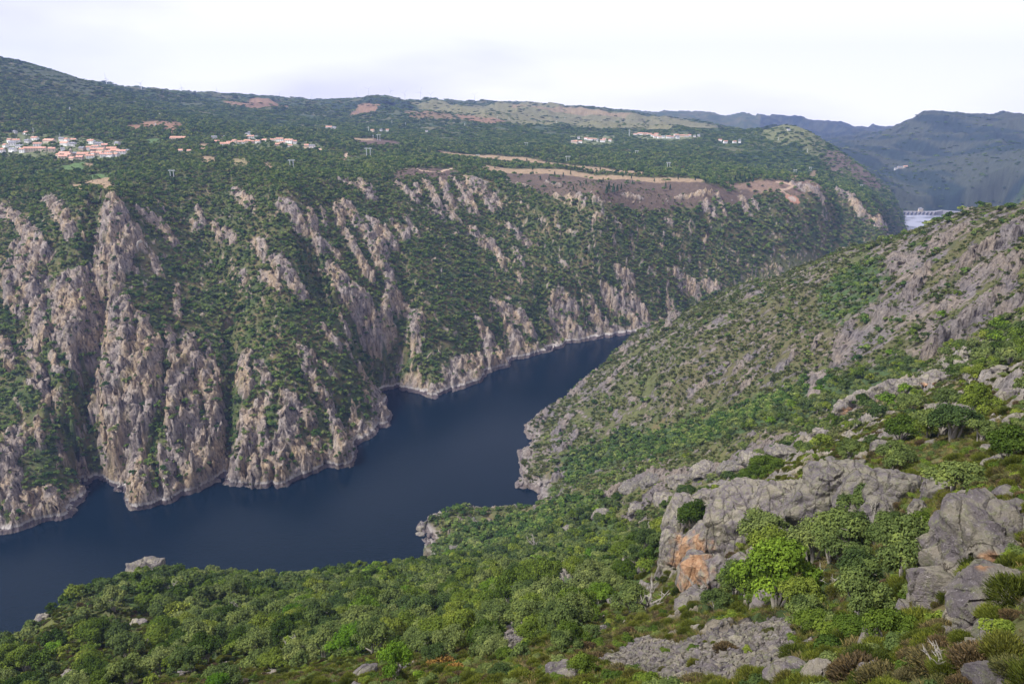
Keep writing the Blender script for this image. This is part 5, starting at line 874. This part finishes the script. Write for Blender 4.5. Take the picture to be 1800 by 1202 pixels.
# ------------------------------------------------------------------ dead trees
SN = [(1472, 975, 50, 0), (1535, 925, 46, 0), (1140, 1075, 46, 1), (900, 1005, 16, 0), (940, 965, 20, 1), (425, 1080, 22, 1), (295, 1050, 26, 1), (1440, 1045, 40, 1), (1225, 1050, 30, 1), (640, 1120, 20, 0), (520, 1160, 30, 1), (850, 1075, 18, 1), (1660, 1190, 44, 1)]
SNL = []; bare = [trunk_mesh('bleached wood', np.array([(TR.normal()*.25*k, TR.normal()*.25*k, 1.1+.5*TR.random()) for _ in range(7)]), np.full(7, .4), TR, M_DEAD, True, .07 if k == 1 else .10) for k in (1, 3)]
for px, py, hp, k in SN:
    p = place(px, py, 20)
    if p: o = new_obj('dead_tree', bare[k]); kk = math.hypot(p[1], CAMZ-p[2])/F; o.location = p; s = hp*kk/1.5; o.scale = (s, s, s); o.rotation_euler = (0, 0, px % 6); SNL.append((o, 'bare bleached dead tree' if k else 'standing dead trunk with broken limbs', 'in the leafy hollow' if px > 1400 else 'by scree and big cliff' if px > 1100 else 'in the central wood' if px > 480 else 'in the lower left scrub', px, 'dead tree', 'dead trees standing in the wood'))
name_all(SNL)
# pines dotted over the heath and dry field
PN = []; PINES = [(1048, 308, 8), (1055, 300, 6), (990, 312, 8), (975, 310, 8), (965, 318, 7), (950, 317, 7), (1003, 308, 7), (1095, 312, 7), (1060, 320, 7), (1110, 315, 6), (1112, 325, 8), (1008, 336, 9), (1020, 328, 8), (1030, 325, 9), (1070, 335, 14), (1078, 340, 15), (1085, 338, 12), (1066, 342, 13), (1092, 334, 9), (1170, 330, 9), (1178, 334, 9), (1150, 320, 6), (1192, 316, 6), (895, 272, 7), (903, 271, 7), (880, 272, 7), (870, 297, 6), (926, 284, 6), (920, 296, 6), (936, 300, 7), (960, 292, 7), (980, 294, 8), (995, 298, 7), (1010, 300, 8), (1025, 298, 7), (1100, 304, 6), (1130, 308, 6), (1145, 310, 7), (1222, 318, 6), (1240, 322, 6), (1292, 322, 12), (1300, 320, 13), (1308, 321, 13), (1316, 320, 12), (1323, 322, 11), (1284, 324, 10), (905, 330, 6), (1140, 300, 7), (1160, 302, 7), (1180, 300, 8), (1195, 304, 8), (1210, 306, 7)]
for px, py, hp in PINES:
    p = place(px, py, 1100)
    if p:
        s = hp*p[1]/F/2.0; o = empty('pine_tree', (p[0], p[1], p[2]), px % 6, s); new_obj('crown', pineT[px % 2], o); new_obj('trunk', PTRK, o)
        PN.append((o, 'tall dark pine' if hp > 9 else 'small dark pine', 'on the purple heath' if py > 310 and px < 1200 else 'on the dry field' if px < 1250 else 'in the clump at the plateau edge', px, 'pine tree', 'pines dotted over the plateau'))
name_all(PN)
RG = np.random.default_rng(21)
def pack(parts): return [np.concatenate(q) for q in zip(*parts)]
def tuft(X, Y, Zg, s, idx, rng, sink=.15): return (np.stack([X, Y, Zg-sink*s[:, 0]], -1), s, rots(len(X), rng), idx)
# our slope: the nearest trees are objects of their own, the rest one wood
X, Y, Zg = [np.concatenate(q) for q in zip(grow(35, 330, 6.9, TREE, RG, 8, .01), grow(330, 560, 6.4, TREE, RG, 8, .01))]; n = len(X)
near_like = (.5-.5*np.tanh((Y-330)/120))
s = scl(1, n, RG, .5, 1.3, (.85, 1.3))*(np.where(X > 18, np.interp(Y, [40, 60, 90, 300], [1.5, 2.8, 4.3, 4.9]), np.interp(Y, [50, 100, 160, 230], [1.3, 2.6, 4.2, 5.8]))+(np.interp(Y, [120, 330, 560], [0, -.5, -1.1])))[:, None]; farz = Y > 300
pn = fbm(X/26, Y/26, 2, 71)+RG.normal(size=n)*.22
kind = np.select([pn < -.22, pn < .05, pn < .45], [2, 0, 3], 1); kind = np.where((RG.random(n) < .035), 4, kind); kind = np.where((kind == 0) & (RG.random(n) < .4), 5, kind)
pxs, pys = to_px(X, Y, Zg+3); dist = np.sqrt(X**2+Y**2+(Zg-CAMZ)**2)
infr = (pxs > -20) & (pxs < 1820) & (pys < 1230) & (pys > 0)
order = np.argsort(np.where(infr, dist/s[:, 0], 1e9))[:290]; ind = np.zeros(n, bool); ind[order] = True
IND_TREES = list(zip(X[ind], Y[ind], Zg[ind], s[ind], kind[ind], pxs[ind], pys[ind]))
r = ~ind; gn_scatter('near_woodland', *tuft(X[r], Y[r], Zg[r], s[r], kind[r], RG), lib_mid, 'mixed oak and holm oak wood covering the slope this side of the river')
X, Y, Zg = grow(560, 1500, 5.9, np.where(FAR, 0, TREE), RG, 8, .01); n = len(X); s = scl(4.2, n, RG, .45, 1.25)
a1 = tuft(X, Y, Zg, s, RG.choice(6, n, p=[.25, .2, .2, .1, .15, .1]), RG)
X, Y, Zg = grow(640, 1650, 5.6, np.where(FAR, TREE, 0), RG, 8, .01); n = len(X); s = scl(4.0, n, RG, .4, 1.35)
a2 = tuft(X, Y, Zg, s, RG.choice(6, n), RG)
X, Y, Zg = grow(1650, 2500, 8.6, TREE*.97, RG, 9, .004); n = len(X); s = scl(5.9, n, RG, .5, 1.3)
a3 = tuft(X, Y, Zg, s, RG.choice(6, n), RG)
X, Y, Zg = grow(640, 1650, 4.4, np.where(FAR, TREE*sm(.7, 1.3, slope), 0), RG, 6, .01); n = len(X); s = scl(3.0, n, RG, .5, 1.3); a4 = tuft(X, Y, Zg, s, RG.choice(6, n), RG)
gn_scatter('far_woodland', *pack([a1, a2, a3, a4]), lib_far, 'dark green oak wood covering the far bank and the plateau')
X, Y, Zg = grow(2500, 3700, 12.5, TREE, RG, 8, .002); n = len(X); s = scl(8.6, n, RG, .6, 1.4, (.6, .95)); b1 = tuft(X, Y, Zg, s, RG.choice(3, n), RG)
X, Y, Zg = grow(3700, 5600, 24, TREE*.9, RG, 8, .001); n = len(X); s = scl(15, n, RG, .6, 1.3, (.4, .6)); b2 = tuft(X, Y, Zg, s, RG.choice(3, n), RG)
gn_scatter('hill_forest', *pack([b1, b2]), lib_clump, 'distant forest on the hills behind the villages')
# shrubs
X, Y, Zg = grow(20, 300, 1.9, SHRUB*(1-.6*TREE), RG, 2, .01); n = len(X)
pn = fbm(X/17, Y/17, 2, 73)+RG.normal(size=n)*.3; kind = np.select([pn < -.3, pn < 0, pn < .25], [4, 0, 1], 2); kind = np.where(RG.random(n) < .2, 3, kind); kind = np.where((kind == 2) & (RG.random(n) < .5), 5, kind)
s = scl(1.15, n, RG, .45, 1.35, (.7, 1.1))
pxs, pys = to_px(X, Y, Zg+.6); dist = np.sqrt(X**2+Y**2+(Zg-CAMZ)**2); infr = (pxs > -10) & (pxs < 1810) & (pys < 1215) & (pys > 0)
order = np.argsort(np.where(infr, dist/s[:, 0], 1e9))[:290]; ind = np.zeros(n, bool); ind[order] = True
IND_SHRUBS = list(zip(X[ind], Y[ind], Zg[ind], s[ind], kind[ind], pxs[ind], pys[ind]))
r = ~ind; GT = [broom('grass tuft', 90, mat_grass, TR, .9, .07, .25) for mat_grass in (leaf_mat('dry grass', [(.22, .17, .08), (.16, .14, .06), (.10, .12, .035)]), M_BROOM, M_HEATH)]
lib_gr = library('grass tufts', GT)
gX, gY, gZ = grow(19, 170, .8, np.clip(.9-ROCK-SC*1., 0, 1)*(~FAR), RG, .3, .01); ng = len(gX); gn_scatter('grass', *tuft(gX, gY, gZ, scl(.36, ng, RG, .5, 1.5)*np.clip(gY/50, .4, 1)[:, None], RG.choice(3, ng, p=[.35, .35, .3]), RG, .05), lib_gr, 'dry grass and low heath tufts between the rocks')
print('GRASS', ng)
eX, eY, eZ = grow(17, 75, 1.15, np.clip(SHRUB*1.3-.4*TREE, 0, .85)*(GX_ > 3), RG, 2, .01); ne = len(eX); extra = tuft(eX, eY, eZ, scl(.75, ne, RG, .4, 1.3, (.7, 1.1)), RG.choice([0, 1, 2, 3, 5], ne, p=[.25, .25, .2, .15, .15]), RG, .1)
wX, wY, wZ = grow(9, 130, 1.9, np.clip(SHRUB*1.2, 0, .9)*(GX_/RR > .66), RG, 2, .01, amax=1.5); nw = len(wX); wide = tuft(wX, wY, wZ, scl(1.0, nw, RG, .45, 1.35, (.7, 1.1)), RG.choice(6, nw), RG, .1); print('WIDE', nw)
gn_scatter('near_scrub', *pack([wide, extra, tuft(X[r], Y[r], Zg[r], s[r], kind[r], RG, .1)]), lib_sn, 'broom and heather scrub covering the slope on this side')
X, Y, Zg = grow(300, 620, 2.4, np.where(FAR, 0, SHRUB)*(1-.6*TREE)*sm(-.5, -.1, fbm(GX_/22, GY_/22, 3, 87)), RG, 2, .01); n = len(X); s = scl(1.6, n, RG, .35, 1.4, (.4, .85)); c1 = tuft(X, Y, Zg, s, RG.choice(4, n, p=[.3, .3, .15, .25]), RG, .1)
X, Y, Zg = grow(620, 1350, 3.3, np.where(FAR, 0, SHRUB)*sm(-.42, -.05, fbm(GX_/34, GY_/34, 3, 87)), RG, 2, .01); n = len(X); s = scl(2.2, n, RG, .3, 1.3, (.35, .75))*np.where(RG.random(n) < .12, 1.7, 1)[:, None]; c2 = tuft(X, Y, Zg, s, RG.choice(4, n, p=[.25, .4, .15, .2]), RG, .1)
X, Y, Zg = grow(650, 1700, 5.5, np.where(FAR, SHRUB*(1-.5*TREE), 0), RG, 2, .01); n = len(X); s = scl(1.7, n, RG, .5, 1.3); c3 = tuft(X, Y, Zg, s, RG.choice(4, n, p=[.3, .15, .35, .2]), RG, .1)
gn_scatter('far_scrub', *pack([c1, c2, c3]), lib_sf, 'low scrub of heather, broom and bushes over the gorge slopes')
print('COUNTS wood', len(a1[0])+len(a2[0])+len(a3[0]), 'clumps', len(b1[0])+len(b2[0]), 'scrub', len(c1[0])+len(c2[0])+len(c3[0]), 'near shrub', r.sum(), 'near tree', len(IND_TREES))
# rubble
rub = []
for i in range(5):
    bm_v, bm_f = [], []
    d = TR.normal(size=(26, 3)); d /= np.linalg.norm(d, axis=1)[:, None]
    import bmesh
    bm = bmesh.new()
    for q in d*np.array([1, .8, .6])*TR.uniform(.8, 1.1, 26)[:, None]: bm.verts.new(q)
    bmesh.ops.convex_hull(bm, input=bm.verts); 
    for v in [v for v in bm.verts if not v.link_faces]: bm.verts.remove(v)
    me = bpy.data.meshes.new('rubble stone'); bm.to_mesh(me); bm.free(); rub.append(me)
for me in rub: me.materials.append(M_ROCK)
lib_rub = library('rubble stones', rub)
X, Y, Zg = grow(25, 150, .55, SC*.9, RG, .3, .01, .74); n = len(X); s = scl(.34, n, RG, .4, 1.5, (.7, 1.2)); s[RG.random(n) < .05] *= 1.9
d1 = (np.stack([X, Y, Zg+.05], -1), s, rots(n, RG, 1.2), RG.choice(5, n))
X, Y, Zg = grow(25, 420, 2.1, np.where(FAR, 0, .02+.33*sm(.2, .6, ROCK)), RG, .3, .01); n = len(X); s = scl(.42, n, RG, .35, 1.6, (.6, 1.1))
d2 = (np.stack([X, Y, Zg+.05], -1), s, rots(n, RG, .8), RG.choice(5, n))
X, Y, Zg = grow(420, 900, 2.6, SC*.8, RG, .3, .01); n = len(X); s = scl(.9, n, RG, .4, 1.4); d3 = (np.stack([X, Y, Zg], -1), s, rots(n, RG, 1.2), RG.choice(5, n))
gn_scatter('rubble', *pack([d1, d2, d3]), lib_rub, 'loose grey stones lying in scree patches and among the rocks')
print('RUBBLE', len(d1[0]), len(d2[0]), len(d3[0]))
# ------------------------------------------------------------------ the nearest trees and shrubs, one object each
IR = random.Random(9)
TL = []; LOOK = ['dark green oak', 'mid green oak', 'grey-green holm oak', 'olive holm oak', 'bright yellow-green oak', 'leafy green oak', 'pale grey-green oak']
def tz(px, py):
    if px > 1180 and py > 860 and px < 1640: return 'in the leafy hollow'
    if px >= 1640 and py > 860: return 'among the slabs at right'
    if px > 1180: return 'on the upper right slope' if py < 800 else 'behind the big cliff'
    a = 'bottom' if py > 1120 else 'middle' if py > 1040 else 'upper'; b = 'far-left' if px < 220 else 'left' if px < 440 else 'centre-left' if px < 660 else 'centre' if px < 880 else 'centre-right'
    return f'in the {a} {b} near wood'
for x, y, z, s, k, px, py in IND_TREES:
    k = int(k); 
    if k == 3 and IR.random() < .35: k = 6
    o = empty('oak_tree', (x, y, z-.4), IR.random()*6.28); o.scale = (s[0], s[1], s[2]); new_obj('crown', nearT[k][0], o); new_obj('trunk', nearTrunk[k], o)
    TL.append((o, ('big ' if s[0] > 3.1 else 'small ' if s[0] < 2.2 else '')+LOOK[k], tz(px, py), px, 'tree', 'oaks of the near wood'))
name_all(TL)
SL = []; SNM = [('broom_shrub', 'dark olive broom', 'shrub'), ('broom_shrub', 'tall olive broom', 'shrub'), ('heather_shrub', 'brown heather clump', 'shrub'), ('oak_shrub', 'green oak scrub bush', 'shrub'), ('oak_shrub', 'grey green bush', 'shrub'), ('heather_shrub', 'low brown heather', 'shrub')]
for x, y, z, s, k, px, py in IND_SHRUBS:
    k = int(k); o = new_obj(SNM[k][0], shrubN[k]); o.location = (x, y, z-.1); o.scale = (s[0], s[1], s[2]); o.rotation_euler = (IR.gauss(0, .08), IR.gauss(0, .08), IR.random()*6.28)
    zn = 'at the bottom edge' if py > 1170 and px < 1640 else 'in the far right corner' if px > 1720 and py > 1000 else 'among the right hand slabs' if px > 1560 and py > 860 else 'on the right slope above the slabs' if px > 1560 else 'beside the leafy hollow' if px > 1200 and py > 860 else 'above the big cliff' if px > 1200 else 'between scree and wood' if px > 900 else 'in the lower centre scrub' if px > 450 else 'in the lower left scrub'
    SL.append((o, SNM[k][1], zn, px, 'shrub', 'shrubs on the near slope'))
name_all(SL)
for nm, px, py, mt, w in (('fern_patch', 775, 1172, M_RUST, 44), ('fern_patch', 800, 1180, M_RUST, 30)):
    p = place(px, py, 20)
    if p: me = broom('rusty fern', 900, mt, TR, .3, .5, .5); o = new_obj(nm, me); o.location = p; k = w*math.hypot(p[1], CAMZ-p[2])/F/2; o.scale = (k, k, k*.9); tag(o, 'rust orange bracken patch near the bottom edge, '+('left one' if px < 790 else 'right one'), 'fern', 'rusty bracken patches')
# haze
me = MB().box(-13400, 13400, -400, 8350, -30, 1000).mesh('haze'); hm = bpy.data.materials.new('haze'); hm.use_nodes = True; hm.node_tree.nodes.clear()
o_ = N(hm, 'ShaderNodeOutputMaterial'); pv = N(hm, 'ShaderNodeVolumePrincipled'); pv.inputs['Color'].default_value = (.34, .47, 1, 1); pv.inputs['Density'].default_value = .00006; pv.inputs['Anisotropy'].default_value = .1
lk(hm, pv.outputs[0], o_.inputs['Volume']); o = new_obj('haze', me, None, hm); o['kind'] = 'stuff'; o['label'] = 'thin pale blue haze hanging over the gorge and hills'
